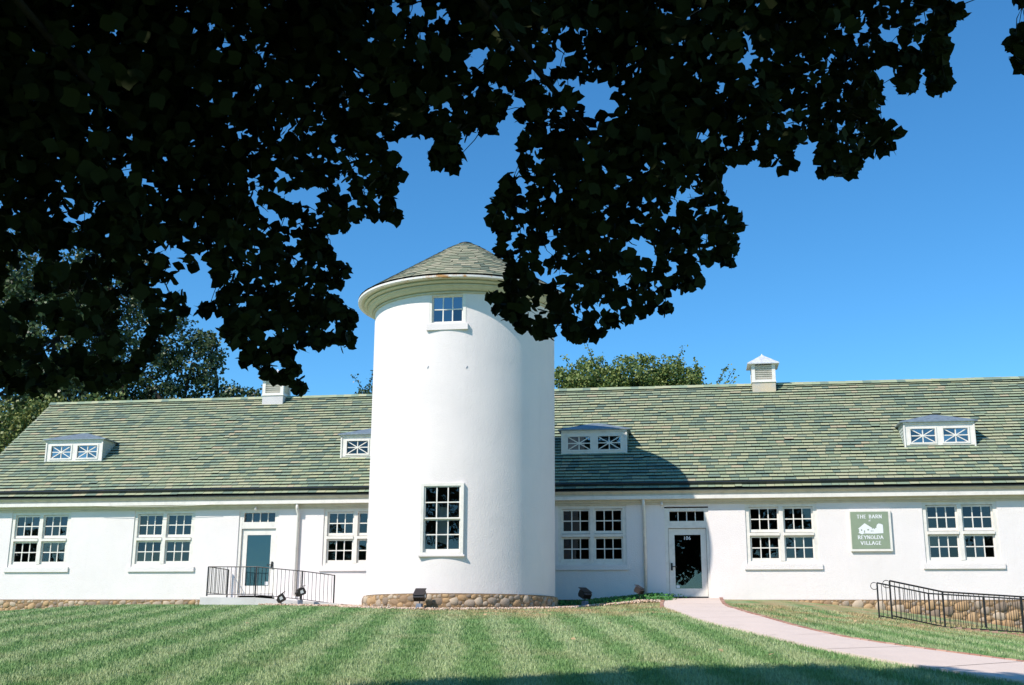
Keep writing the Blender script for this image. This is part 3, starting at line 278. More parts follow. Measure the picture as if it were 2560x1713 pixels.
n = 130; a, La = resample(PLf, n); b, Lb = resample(PR, n); V = []; F = []
for i in range(n):
    for k in range(7):
        t = k/6; x, y = a[i]*(1-t)+b[i]*t; V.append((x, y, gz(x, y)+.045))
for i in range(n-1):
    for k in range(6): q = i*7+k; F.append((q, q+1, q+8, q+7))
# turned-down edges so the slab has thickness
path = MB(); path.add(V, F)
for side, k in ((a, 0), (b, 6)):
    vs = [V[i*7+k] for i in range(n)]; lo = [(x, y, z-.15) for x, y, z in vs]; path.add(vs+lo, [(i, i+1, n+i+1, n+i) for i in range(n-1)])
PATH = path.build('footpath', CONC, kind='structure', smooth=False)
btones = [(.36, .20, .155), (.42, .25, .19), (.33, .18, .14), (.46, .30, .24)]
bmesh_ = [MB().box(-.098, .098, -.045, .045, -.05, .03, c).mesh('brick', BRICK) for c in btones]
def brick_row(P, parent, off, step=.205, maxn=120, start=0.0, z=.03):
    Q, L = resample(P, 400); d = np.r_[0, np.cumsum(np.hypot(*np.diff(Q, axis=0).T))]; s = start; k = 0
    while s < L-.1 and k < maxn:
        x, y = np.interp(s, d, Q[:, 0]), np.interp(s, d, Q[:, 1]); x2, y2 = np.interp(s+.1, d, Q[:, 0]), np.interp(s+.1, d, Q[:, 1]); an = math.atan2(y2-y, x2-x)
        x += math.sin(an)*off*-1; y += math.cos(an)*off
        z2 = gz(x+.1*math.cos(an), y+.1*math.sin(an)); z1 = gz(x-.1*math.cos(an), y-.1*math.sin(an))
        link('brick', random.choice(bmesh_), parent, (x, y, (z1+z2)/2+z+random.uniform(-.004, .006)), (0, -math.atan2(z2-z1, .2), an+random.uniform(-.03, .03))); s += step; k += 1
brick_row(PR, PATH, .05, maxn=112); brick_row(PLf, PATH, -.05, maxn=34)
JM = mat('joint_filler', paint((.20, .16, .14), .9))
for i in range(8, n-1, 8):
    A_, B_ = Vector((a[i][0], a[i][1], 0)), Vector((b[i][0], b[i][1], 0)); d_ = (B_-A_).normalized(); q_ = Vector((-d_.y, d_.x, 0))*.011; m = MB(); k = 8
    vs = []
    for t in range(k+1):
        p_ = A_.lerp(B_, t/k)
        for s_ in (-1, 1): r_ = p_+q_*s_; vs.append((r_.x, r_.y, V[i*7][2]*(1-t/k)+V[i*7+6][2]*t/k+.006))
    m.add(vs, [(2*t, 2*t+1, 2*t+3, 2*t+2) for t in range(k)]); m.build('joint', JM, PATH)

# ------------------------------------------------------------------ barn
BARN = thing('barn', 'long low white stuccoed barn with green slate roof and fieldstone footing behind the round tower', 'building', (0, 0, 0))
XL, XR = -18.1, 24.0
WX = [-16.131, -11.706, -5.142, 2.521, 8.327, 13.565]; WX.append(19.0)
GW, GAP = .795, .228
openings = [(x-.165, x+2*GW+GAP+.165, 1.06, 2.925) for x in WX]
LD, RD = (-8.10, -6.92), (5.79, 6.96)            # door frames in x
DZL, DZR = .19, .085
openings += [(LD[0]-.1, LD[1]+.08, .02, 2.86), (RD[0]-.1, RD[1]+.08, .02, 2.83)]
def wall_with_holes(x0, x1, z0, z1, holes, yf, yb):
    xs_ = sorted({x0, x1}|{h[0] for h in holes}|{h[1] for h in holes}); zs_ = sorted({z0, z1}|{h[2] for h in holes}|{h[3] for h in holes}); m = MB()
    inh = lambda x, z: any(h[0] < x < h[1] and h[2] < z < h[3] for h in holes)
    for i in range(len(xs_)-1):
        for k in range(len(zs_)-1):
            xa, xb, za, zb = xs_[i], xs_[i+1], zs_[k], zs_[k+1]
            if inh((xa+xb)/2, (za+zb)/2): continue
            m.add([(xa, yf, za), (xb, yf, za), (xb, yf, zb), (xa, yf, zb)], [(0, 1, 2, 3)]); m.add([(xa, yb, za), (xb, yb, za), (xb, yb, zb), (xa, yb, zb)], [(3, 2, 1, 0)])
    for xa, xb, za, zb in holes:
        m.add([(xa, yf, za), (xa, yb, za), (xa, yb, zb), (xa, yf, zb)], [(0, 1, 2, 3)]); m.add([(xb, yf, za), (xb, yb, za), (xb, yb, zb), (xb, yf, zb)], [(3, 2, 1, 0)])
        m.add([(xa, yf, za), (xb, yf, za), (xb, yb, za), (xa, yb, za)], [(3, 2, 1, 0)]); m.add([(xa, yf, zb), (xb, yf, zb), (xb, yb, zb), (xa, yb, zb)], [(0, 1, 2, 3)])
    return m
m = wall_with_holes(XL, XR, .0, 3.3, openings, 0, .22)
RS = (7.623-3.25)/5.45                            # roof slope
m.add([(XL, .001, 0), (XL, 9.999, 0), (XL, 9.999, 3.3), (XL, 5, 7.45), (XL, .001, 3.3)], [(0, 1, 2, 3, 4)])
m.add([(XR, .001, 0), (XR, 9.999, 0), (XR, 9.999, 3.3), (XR, 5, 7.45), (XR, .001, 3.3)], [(4, 3, 2, 1, 0)])
m.add([(XL, 10, 0), (XR, 10, 0), (XR, 10, 3.3), (XL, 10, 3.3)], [(0, 1, 2, 3)])
m.build('wall', PLW, BARN)
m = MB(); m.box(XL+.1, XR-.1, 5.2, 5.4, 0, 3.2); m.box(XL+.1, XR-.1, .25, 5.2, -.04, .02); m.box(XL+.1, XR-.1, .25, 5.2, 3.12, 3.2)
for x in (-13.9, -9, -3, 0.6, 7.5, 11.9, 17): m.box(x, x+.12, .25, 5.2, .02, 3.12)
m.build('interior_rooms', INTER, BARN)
m = MB()
for x, y, w_, h in ((-14.9, .9, .5, .75), (-12.7, 1.1, .3, .4)): MB().box(x, x+w_, y, y+.03, 1.15, 1.15+h).build('interior_board', PAPER, BARN)
# footing below the plaster
MB().box(-8.9, -2.4, -.004, .3, -.6, -.001).build('lower_wall', PLW, BARN)
m = MB()
m.box(XL, -8.9, -.02, .3, -2.4, -.004); m.build('footing', MORTAR, BARN)
for x0, x1 in ((-2.4, 5.5), (7.2, XR)): MB().box(x0, x1, -.02, .3, -2.4, -.004).build('footing', MORTAR, BARN)
def stone_shapes(k, seedtones):
    out = []
    for i in range(k):
        v = []; f = []; rs = np.random.default_rng(100+i); nseg, nring = 7, 3
        v.append((0, -1, 0))
        for r_ in range(1, nring):
            ph = math.pi/2*r_/(nring-1)
            for s_ in range(nseg):
                th = 2*math.pi*s_/nseg; q = .86+.28*rs.random(); q2 = max(abs(math.cos(th)), abs(math.sin(th)))**-.8
                v.append((math.sin(ph)*math.cos(th)*q*q2, -math.cos(ph)*1.0+.0, math.sin(ph)*math.sin(th)*q*q2))
        for s_ in range(nseg): f.append((0, 1+(s_+1) % nseg, 1+s_))
        for r_ in range(nring-2):
            for s_ in range(nseg): a0 = 1+r_*nseg+s_; a1 = 1+r_*nseg+(s_+1) % nseg; f.append((a0, a1, a1+nseg, a0+nseg))
        out.append((v, f))
    return out
SH = stone_shapes(6, None)
stones_t = [(.42, .28, .16), (.46, .32, .19), (.38, .31, .25), (.29, .20, .13), (.46, .38, .30), (.42, .29, .17), (.33, .27, .22), (.24, .19, .15)]
stone_me = [MB().add(SH[i % 6][0], SH[i % 6][1], stones_t[i % 8]).mesh('stone', STONE, True) for i in range(16)]
def pack(x0, x1, zlo, zhi, rs_, tries, seed):
    g = np.random.default_rng(seed); out = []; cell = {}
    for r_ in rs_:
        for _ in range(int(tries*(.06 if r_ > .1 else .22 if r_ > .085 else .6 if r_ > .07 else 1.6))):
            rx = r_*g.uniform(.9, 1.5); rz = r_*g.uniform(.75, 1.05); x = g.uniform(x0, x1); zb = zlo(x); zt = zhi
            if zt-zb < .03: continue
            if 2*rz > zt-zb+.06: continue
            z = zt-rz-g.uniform(0, 1)*max(0, zt-rz-zb-rz*.5)
            key = (int(x/.3)); ok = True
            for kk in (key-1, key, key+1):
                for (X_, Z_, A_, B_) in cell.get(kk, ()):
                    if ((x-X_)/(rx+A_))**2+((z-Z_)/(rz+B_))**2 < .84: ok = False; break
                if not ok: break
            if ok: cell.setdefault(key, []).append((x, z, rx, rz)); out.append((x, z, rx, rz))
    return out
sizes = [.115, .09, .075, .06, .05, .04, .032, .025]
FOOT = [o for o in BARN.children if o.name.startswith('footing')][0]
st = pack(-18, -8.95, lambda x: gz(x, -.1), -.012, sizes, 1500, 1)+pack(7.6, 17.2, lambda x: gz(x, -.1), -.012, [.17, .14]+sizes, 1500, 2)
def put_stones(st, parent, place, limit):
    st = sorted(st, key=lambda s: -s[2]*s[3]*(1.25 if s[0] > 0 else 1)); rest = MB()
    for i, (x, z, rx, rz) in enumerate(st):
        p, ang = place(x, z); d = min(rx, rz)*.5; rot = (0, random.uniform(-.3, .3), ang); k = random.randrange(16)
        if i < limit: link('stone', stone_me[k], parent, p, rot, (rx, d, rz))
        else:
            Mx = Matrix.Translation(p) @ Matrix.Rotation(ang, 4, 'Z') @ Matrix.Rotation(rot[1], 4, 'Y') @ Matrix.Diagonal((rx, d, rz, 1)); rest.add([Mx @ Vector(v) for v in SH[k % 6][0]], SH[k % 6][1], stones_t[k % 8])
    if rest.f: rest.build('small_stones', STONE, parent, kind='stuff', smooth=True)
put_stones(st, FOOT, lambda x, z: ((x, -.012, z), 0), 300)

# windows -----------------------------------------------------------
def sash_mesh(W, H, st_, cols, rows, mw, y0, y1, bot=None):
    m = MB(); bot = bot or st_
    m.box(-st_, 0, y0, y1, -bot, H+st_); m.box(W, W+st_, y0, y1, -bot, H+st_); m.box(0, W, y0, y1, -bot, 0); m.box(0, W, y0, y1, H, H+st_)
    return m.mesh('sash', WOOD)
def bars_mesh(W, H, cols, rows, mw, y0, y1):
    m = MB()
    for i in range(1, cols): x = W*i/cols; m.box(x-mw/2, x+mw/2, y0+.002, y1, 0, H)
    for i in range(1, rows): z = H*i/rows; m.box(0, W, y0, y1-.002, z-mw/2, z+mw/2)
    return m.mesh('glazing_bars', WOOD)
def panes(parent, W, H, cols, rows, mw, y, me, x0=0, z0=0, tilt=.006):
    for i in range(cols):
        for k in range(rows):
            link('pane', me, parent, (x0+W*(i+.5)/cols, y, z0+H*(k+.5)/rows), (random.gauss(0, tilt), 0, random.gauss(0, tilt)))
def pane_mesh(w_, h, m): return MB().add([(-w_/2, 0, -h/2), (w_/2, 0, -h/2), (w_/2, 0, h/2), (-w_/2, 0, h/2)], [(0, 1, 2, 3)]).mesh('pane', m)
HT, HB = 2.735-2.11, 1.861-1.242
smT = sash_mesh(GW, HT, .05, 3, 2, .03, .085, .135, .085); smB = sash_mesh(GW, HB, .05, 3, 2, .03, .085, .135, .085)
bmT = bars_mesh(GW, HT, 3, 2, .032, .095, .13); bmB = bars_mesh(GW, HB, 3, 2, .032, .095, .13)
pmT = pane_mesh(GW/3, HT/2, GLASS)
fr = MB(); x1 = 2*GW+GAP
ZB = 1.06
fr.box(-.165, -.052, .03, .21, .0, 1.865); fr.box(x1+.052, x1+.165, .03, .21, .0, 1.865)          # jambs, heights above sill
fr.box(-.052, x1+.052, .032, .208, 1.735, 1.863); fr.box(-.052, x1+.052, .034, .2, .0, .092)
fr.box(GW+.052, GW+GAP-.052, .022, .2, .092, 1.735)
fr.box(-.052, GW+.052, -.005, .2, .858, .945); fr.box(GW+GAP-.052, x1+.052, -.005, .2, .858, .945)
fr_me = fr.mesh('window_frame', WOOD)
sill_me = MB().box(-.25, x1+.25, -.055, .06, -.165, -.004).mesh('sill', PLW)
for i, x in enumerate(WX):
    W_ = link('window', None, BARN, (x, 0, ZB))
    link('window_frame', fr_me, W_); link('sill', sill_me, W_)
    for dx in (0, GW+GAP):
        for z0, sm, bm in ((2.11-ZB, smT, bmT), (1.242-ZB, smB, bmB)):
            link('sash', sm, W_, (dx, 0, z0)); link('glazing_bars', bm, W_, (dx, 0, z0)); panes(W_, GW, HT, 3, 2, .03, .115, pmT, dx, z0)
# doors -------------------------------------------------------------
for (x0, x1_), zb, gm, hx, lab in ((LD, DZL, GLASST, 1, 'white door glazed with dark teal glass'), (RD, DZR, GLASS, 0, 'white door with black glass numbered 106')):
    D = link('door', None, BARN, (x0, 0, zb), label=lab); w_ = x1_-x0; zt = 2.02
    m = MB(); s0, s1, b0, t0 = .17, .17, .24, zt-.03
    gx0, gx1, gz0, gz1 = .19, w_-.18, .25, 1.88-.0
    m.box(.01, gx0, .09, .14, .01, 2.07); m.box(gx1, w_-.01, .09, .14, .01, 2.07); m.box(gx0, gx1, .09, .14, .01, gz0); m.box(gx0, gx1, .09, .14, gz1, 2.07)
    m.build('door_leaf', WOOD, D)
    MB().box(gx0-.0, gx1+.0, .112, .118, gz0, gz1).build('glass', gm, D)
    m = MB(); m.box(-.098, 0, .03, .2, -.12, 2.70); m.box(w_, w_+.078, .03, .2, -.12, 2.70); m.box(0, w_, .035, .2, 2.085, 2.30); m.box(0, w_, .035, .2, 2.60, 2.70)
    m.box(0, .055, .037, .2, 2.30, 2.60); m.box(w_-.055, w_, .037, .2, 2.30, 2.60)
    for k in range(1, 4): xx = .055+(w_-.11)*k/4; m.box(xx-.014, xx+.014, .1, .15, 2.30, 2.60)
    m.build('door_frame', WOOD, D)
    pm = pane_mesh((w_-.11)/4, .30, GLASS); panes(D, w_-.11, .30, 4, 1, .03, .13, pm, .055, 2.30)
    m = MB(); hxx = w_-.09 if hx else .085; m.box(hxx-.028, hxx+.028, .055, .092, .80, 1.02); m.box(hxx-.012, hxx+.012, .03, .06, .90, .925); m.box(min(hxx, hxx+(.16 if not hx else -.16)), max(hxx, hxx+(.16 if not hx else -.16)), .03, .05, .895, .925)
    m.build('handle', BLACKM, D)
    MB().box(-.0, w_+.0, -.03, .18, -.065, .0).build('threshold', CONCW if hx else BLACKR, D)
    m = MB(); xx = gx1-.13 if hx else gx0+.02; m.box(xx, xx+.10, .105, .110, gz0+.02, gz0+.10 if not hx else gz0+.13); m.build('sticker', PAPER, D)
def text_mesh(s, size, depth=.002, sp=1.0):
    c = bpy.data.curves.new('t', 'FONT'); c.body = s; c.size = size; c.extrude = depth; c.align_x = 'CENTER'; c.space_character = sp; c.offset = size*.012
    o_ = bpy.data.objects.new('t', c); col.objects.link(o_); dg = bpy.context.evaluated_depsgraph_get(); me = bpy.data.meshes.new_from_object(o_.evaluated_get(dg)); bpy.data.objects.remove(o_); return me
RDo = [o for o in BARN.children if o.name.startswith('door') and 'numbered' in o.get('label', '')][0]
me = text_mesh('106', .15, .001, 1.05); me.materials.clear(); me.materials.append(PAPER); link('number', me, RDo, (.575, .108, 1.73), (math.pi/2, 0, 0))
# eaves -------------------------------------------------------------
m = MB()
m.add([(XL-.2, -.27, 3.045), (XR+.2, -.27, 3.045), (XR+.2, -.27, 3.155), (XL-.2, -.27, 3.155)], [(0, 1, 2, 3)])
m.add([(XL-.2, -.27, 3.155), (XR+.2, -.27, 3.155), (XR+.2, -.22, 3.16), (XL-.2, -.22, 3.16)], [(0, 1, 2, 3)])
m.add([(XL-.2, -.27, 3.045), (XR+.2, -.27, 3.045), (XR+.2, -.0, 3.045), (XL-.2, -.0, 3.045)], [(3, 2, 1, 0)])
m.build('fascia', WOOD, BARN)
m = MB(); m.box(XL-.2, XR+.2, -.0, .2, 3.0, 3.04)
prof_ = [(-.22, 3.16), (-.225, 3.22), (-.265, 3.235), (-.285, 3.265), (-.325, 3.275), (-.325, 3.31)]
vs = [(x, y, z) for x in (XL-.2, XR+.2) for y, z in prof_]; k = len(prof_); m.add(vs, [(i, i+k, i+k+1, i+1) for i in range(k-1)])
m.box(XL-.2, XR+.2, -.10, -.001, 2.96, 3.044); m.box(XL-.2, XR+.2, -.045, -.002, 2.90, 2.959)
m.build('soffit_moulding', SOFF, BARN)
# downspouts, wires, little lamps under the eaves
for x in (-6.16, 5.06):
    m = MB(); m.box(x-.05, x+.05, -.26, -.17, 2.98, 3.046) if False else None
    m.tube([(x, -.2, 3.05), (x, -.2, 2.88), (x+.01, -.06, 2.70), (x+.01, -.06, .12 if x < 0 else -.02)], .047, 8); m.build('downspout', WOOD, BARN, smooth=True)
for x in (-7.6, 5.62):
    m = MB(); m.tube([(x, -.12, 2.97), (x, -.12, 2.93)], .03, 8); m.tube([(x, -.12, 2.93), (x, -.14, 2.86)], [.05, .035], 8); m.build('eaves_spotlight', WOOD, BARN, smooth=True)
m = MB(); m.tube([(-13.2+t*4.2, -.285, 3.05-.05*math.sin(math.pi*t)) for t in np.linspace(0, 1, 12)], .007, 4); m.build('cable', WOOD, BARN)

# roof ---------------------------------------------------------------
ROOF = link('roof', None, BARN)
def rz(y): return 3.25+RS*(y+.45)
m = MB()
m.add([(XL-.2, -.35, rz(-.35)-.03), (XR+.2, -.35, rz(-.35)-.03), (XR+.2, 5, rz(5)-.03), (XL-.2, 5, rz(5)-.03)], [(0, 1, 2, 3)])
m.add([(XL-.2, 10.45, rz(-.45)-.03), (XR+.2, 10.45, rz(-.45)-.03), (XR+.2, 5, rz(5)-.03), (XL-.2, 5, rz(5)-.03)], [(3, 2, 1, 0)])
m.build('roof_deck', GUTT, ROOF)
m = MB(); vs = []
for x in (XL-.2, XL-.12):
    vs += [(x, -.35, rz(-.35)-.02), (x, 5, rz(5)-.02), (x, 5, rz(5)-.22), (x, -.35, rz(-.35)-.20)]
m.add(vs, [(0, 1, 2, 3), (7, 6, 5, 4), (0, 4, 5, 1), (3, 2, 6, 7)]); m.build('verge_board', WOOD, ROOF)
th_ = math.atan(RS); ct, st_ = math.cos(th_), math.sin(th_)
ltones = [(.34, .37, .25), (.27, .33, .23), (.22, .29, .22), (.16, .225, .19), (.37, .385, .27), (.235, .285, .225), (.30, .35, .25), (.39, .36, .26)]
ltones = [(c[0]*1.11, c[1]*1.07, c[2]*.97) for c in ltones]
twt = [.20, .20, .17, .13, .11, .05, .11, .03]
slate_w = 1.0
EDGE = (.022, .028, .02)  # dark tone on slate edges paints in the shadow lines between courses
def slate_box(m, c, Mx=None):
    vs = [(-.5, -.26, 0), (.5, -.26, 0), (-.5, 0, 0), (.5, 0, 0), (-.5, -.26, .008), (.5, -.26, .008), (-.5, 0, .014), (.5, 0, .014)]
    if Mx is not None: vs = [Mx @ Vector(v) for v in vs]
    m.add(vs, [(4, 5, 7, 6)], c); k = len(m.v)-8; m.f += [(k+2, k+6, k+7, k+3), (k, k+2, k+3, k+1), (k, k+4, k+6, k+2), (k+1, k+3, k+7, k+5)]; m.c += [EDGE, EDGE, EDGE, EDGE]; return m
smesh = []
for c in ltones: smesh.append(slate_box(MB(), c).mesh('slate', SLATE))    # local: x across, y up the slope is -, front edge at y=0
dorm = [(-16.2+1.08, 1.49), (-5.29+1.1, 1.43), (2.31+1.10, 1.41), (13.29+1.09, 1.45)]
slates = []; s0 = .125; row = 0; EXPO = .190
Lslope = 5.45/ct
while s0 < Lslope-.02:
    x = XL-.2+random.uniform(-.25, 0); 
    if row % 2: x -= .13
    while x < XR+.2:
        w_ = random.choice((.22, .26, .28, .30, .34, .38)); a0, a1 = max(x, XL-.2), min(x+w_, XR+.2); x += w_
        if a1-a0 < .04: continue
        g = np.interp((math.sin((a0)*.61+row*.22)+math.sin(a0*.23-row*.4)+math.sin(a0*1.7+row*.9)*.6), [-2, 2], [0, 1])
        p_ = np.array(twt)*np.array([.6+.8*g, 1, 1.4-.8*g, 1.7-1.4*g, .4+1.2*g, 1, 1, 1]); k = int(rng.choice(8, p=p_/p_.sum()))
        slates.append((a0+.004, a1-.004, s0+random.uniform(-.006, .006), k, random.uniform(-.004, .004)))
    s0 += EXPO; row += 1
def slate_M(a0, a1, s, tw):
    y, z = -.45+s*ct, 3.25+s*st_
    # butt edge raised, head tucked under the next course
    return Matrix.Translation(((a0+a1)/2, y, z+.050+.005*math.sin(a0*.55+s*3)+.004*math.sin(a0*1.9+s*11)+(.014 if random.random() < .01 else 0))) @ Matrix.Rotation(th_-.20, 4, 'X') @ Matrix.Rotation(tw, 4, 'Z') @ Matrix.Diagonal((a1-a0, -1, 1, 1))
gut_s = .39
slates = [s for s in slates if not (abs(s[2]-gut_s) < .09 and False)]
def screen_w(s):
    P_ = Vector(((s[0]+s[1])/2, -.45+s[2]*ct, 3.25+s[2]*st_)); d = (P_-CAM); zf = d.dot(fw); xp = d.dot(rr)/zf; 
    return -1 if abs(xp) > .45 or (-2.9 < P_.x < 2.2) else (s[1]-s[0])/zf*(1+.5*(s[2] < .3))
slates.sort(key=lambda s: -screen_w(s)); rest = MB()
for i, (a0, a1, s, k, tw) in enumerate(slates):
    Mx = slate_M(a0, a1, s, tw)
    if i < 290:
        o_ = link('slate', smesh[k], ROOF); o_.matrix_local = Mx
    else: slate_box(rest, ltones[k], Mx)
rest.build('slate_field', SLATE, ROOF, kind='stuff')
# hidden gutter with its dark upstand
sg = .40; y_, z_ = -.45+sg*ct, 3.25+sg*st_
m = MB(); Mx = Matrix.Translation((0, y_, z_)) @ Matrix.Rotation(th_, 4, 'X')
m.box(XL-.2, XR+.2, -.055, .09, .03, .05, None, Mx); m.box(XL-.2, XR+.2, -.06, -.03, .05, .115, None, Mx); m.build('gutter_upstand', GUTT, ROOF)
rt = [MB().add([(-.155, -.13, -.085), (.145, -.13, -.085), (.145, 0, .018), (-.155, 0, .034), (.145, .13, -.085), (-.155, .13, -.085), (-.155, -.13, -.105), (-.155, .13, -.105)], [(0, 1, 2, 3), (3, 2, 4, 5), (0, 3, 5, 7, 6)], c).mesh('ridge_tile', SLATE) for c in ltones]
x = XL-.2+.15; k = 0
while x < XR:
    link('ridge_tile', rt[random.choice((0, 1, 1, 2, 4, 6, 6, 3))], ROOF, (x, 5, rz(5)+.085+random.uniform(-.004, .004))); x += .292
# dormers -------------------------------------------------------------
def dormer(xc, yf, dark=False):
    W2 = 1.09; z0 = rz(yf)+.02; H = .775; D = link('dormer', None, BARN, (xc, yf, z0)); gm = GLASSB if not dark else GLASS
    m = MB(); yb = H/RS
    # face
    gw, gh = .745, .44; g0 = (-.50, .50)
    xsn = [(-.50-gw/2, -.50+gw/2), (.50-gw/2, .50+gw/2)]; zz = (.13, .13+gh)
    xe = [-W2, xsn[0][0], xsn[0][1], xsn[1][0], xsn[1][1], W2]
    for i, (a_, b_) in enumerate(zip(xe[:-1], xe[1:])):
        if i in (1, 3): m.box(a_, b_, 0, .08, -.03, zz[0]); m.box(a_, b_, 0, .08, zz[1], H)
        else: m.box(a_, b_, 0, .08, -.03, H)
    m.build('dormer_face', WOOD, D)
    m = MB()
    for a_, b_ in xsn:
        for (p, q, r_, s_) in ((a_-.05, b_+.05, zz[0]-.05, zz[0]-.0), (a_-.05, b_+.05, zz[1], zz[1]+.05)): m.box(p, q, -.02, -.002, r_, s_)
        m.box(a_-.05, a_, -.02, -.002, zz[0], zz[1]); m.box(b_, b_+.05, -.02, -.002, zz[0], zz[1])
    m.box(-W2, -W2+.05, -.03, -.003, -.03, H-.05); m.box(W2-.05, W2, -.03, -.003, -.03, H-.05); m.box(-W2, W2, -.035, -.004, -.06, -.03); m.box(-W2, W2, -.03, -.003, H-.06, H-.001)
    m.build('casing', WOOD, D)
    for a_, b_ in xsn:
        m = MB(); cx, cz = (a_+b_)/2, (zz[0]+zz[1])/2; t = .016
        m.box(cx-t, cx+t, .015, .045, zz[0], zz[1]); m.box(a_, b_, .017, .043, cz-t, cz+t)
        for sx in (1, -1):
            L_ = math.hypot(gw/2, gh/2); an = math.atan2(gh/2, gw/2)*sx
            Mx = Matrix.Translation((cx, .03, cz)) @ Matrix.Rotation(-an, 4, 'Y'); m.box(-L_+.02, L_-.02, -.011-.001*sx, .011, -t*.9, t*.9, None, Mx)
        m.prism([(cx+.05*math.cos(q), cz+.04*math.sin(q)) for q in np.linspace(0, 2*math.pi, 9)[:-1]], .008, .02)
        m.build('star_glazing_bars', WOOD, D)
        corners = [(a_, zz[0]), (cx, zz[0]), (b_, zz[0]), (b_, cz), (b_, zz[1]), (cx, zz[1]), (a_, zz[1]), (a_, cz)]
        for i in range(8):
            p, q = corners[i], corners[(i+1) % 8]; MB().add([(cx, .036, cz), (p[0], .036, p[1]), (q[0], .036, q[1])], [(0, 1, 2)]).build('pane', gm, D)
    # dark room behind the lights
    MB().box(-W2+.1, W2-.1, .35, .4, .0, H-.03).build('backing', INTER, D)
    # shingled cheeks
    for sx in (-1, 1):
        m = MB(); x_ = sx*W2; n_ = 7
        m.add([(x_-sx*.02, .06, 0), (x_-sx*.02, .06, H), (x_-sx*.02, yb, H)], [(0, 1, 2)])
        for k in range(n_):
            za, zb_ = H*k/n_, H*(k+1)/n_; ya, yb_ = za/RS, zb_/RS
            m.add([(x_+sx*.014, .001, za), (x_+sx*.014, ya+.05, za), (x_, yb_+.05, zb_), (x_, .001, zb_)], [(0, 1, 2, 3)])
            m.add([(x_+sx*.014, .001, za), (x_+sx*.014, ya+.05, za), (x_, ya+.05, za), (x_, .001, za)], [(0, 1, 2, 3)])
        m.build('cheek', GREENW, D)
    # low hipped metal roof
    ov = .10; e = .035; zr = H+.35; yr0 = .62
    yb2 = (H+.0)/RS+.12; yr2 = (zr)/RS
    m = MB(); v = [(-W2-ov, -ov, H), (W2+ov, -ov, H), (W2+ov, yb2, H+.0), (-W2-ov, yb2, H), (-W2-ov, -ov, H+e), (W2+ov, -ov, H+e), (W2+ov, yb2, H+e), (-W2-ov, yb2, H+e), (-.10, yr0, zr), (.10, yr0, zr), (.10, yr2+.1, zr), (-.10, yr2+.1, zr)]
    m.add(v, [(0, 1, 2, 3), (0, 4, 5, 1), (1, 5, 6, 2), (3, 7, 4, 0), (4, 8, 9, 5), (5, 9, 10, 6), (7, 11, 8, 4), (8, 11, 10, 9)]); m.build('dormer_roof', LEAD, D)
    MB().box(-W2-.05, W2+.05, -.28, -.0, -.0, .006, None, Matrix.Translation((0, 0, -.03)) @ Matrix.Rotation(th_, 4, 'X')).build('apron_flashing', LEAD, D)
for i, (xc, yf) in enumerate(dorm): dormer(xc, yf, i == 1)
# cupolas --------------------------------------------------------------
def cupola(xc, base_m):
    Cp = link('cupola', None, BARN, (xc, 5, 7.4)); h = .405; bz = .30; tz = .94
    yb_ = [(-h, 0)]
    m = MB(); m.box(-h, h, -h+.0, h, -.35, bz-.012); m.build('cupola_base', base_m, Cp)
    m = MB(); t = .11
    for sx in (-1, 1):
        for sy in (-1, 1): m.box(min(sx*(h+.01), sx*(h-t)), max(sx*(h+.01), sx*(h-t)), min(sy*(h+.01), sy*(h-t)), max(sy*(h+.01), sy*(h-t)), bz, tz)
    for s_ in (-1, 1):
        m.box(-h+t, h-t, min(s_*(h+.008), s_*(h-.04)), max(s_*(h+.008), s_*(h-.04)), bz, bz+.09); m.box(min(s_*(h+.008), s_*(h-.04)), max(s_*(h+.008), s_*(h-.04)), -h+t, h-t, bz, bz+.09)
    m.box(-h-.03, h+.03, -h-.03, h+.03, bz-.012, bz+.012); m.build('cupola_frame', WOOD, Cp)
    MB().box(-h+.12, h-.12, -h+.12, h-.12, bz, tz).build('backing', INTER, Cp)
    n_ = 7
    for rot in range(4):
        for k in range(n_):
            z = bz+.11+(tz-bz-.13)*(k+.35)/n_
            Mx = Matrix.Rotation(rot*math.pi/2, 4, 'Z') @ Matrix.Translation((0, -h+.035, z)) @ Matrix.Rotation(R(-38), 4, 'X')
            MB().box(-h+t, h-t, -.042, .042, -.006, .006, None, Mx).build('louvre', WOOD, Cp)
    e = .555; m = MB(); m.add([(-e, -e, tz), (e, -e, tz), (e, e, tz), (-e, e, tz), (-e, -e, tz+.035), (e, -e, tz+.035), (e, e, tz+.035), (-e, e, tz+.035), (0, 0, tz+.44)], [(3, 2, 1, 0), (0, 1, 5, 4), (1, 2, 6, 5), (2, 3, 7, 6), (3, 0, 4, 7), (4, 5, 8), (5, 6, 8), (6, 7, 8), (7, 4, 8)])
    m.tube([(0, 0, tz+.42), (0, 0, tz+.475)], [.035, .01], 6); m.build('cupola_roof', COPP, Cp)
cupola(9.21, BASEM); cupola(-9.02, CONCW)
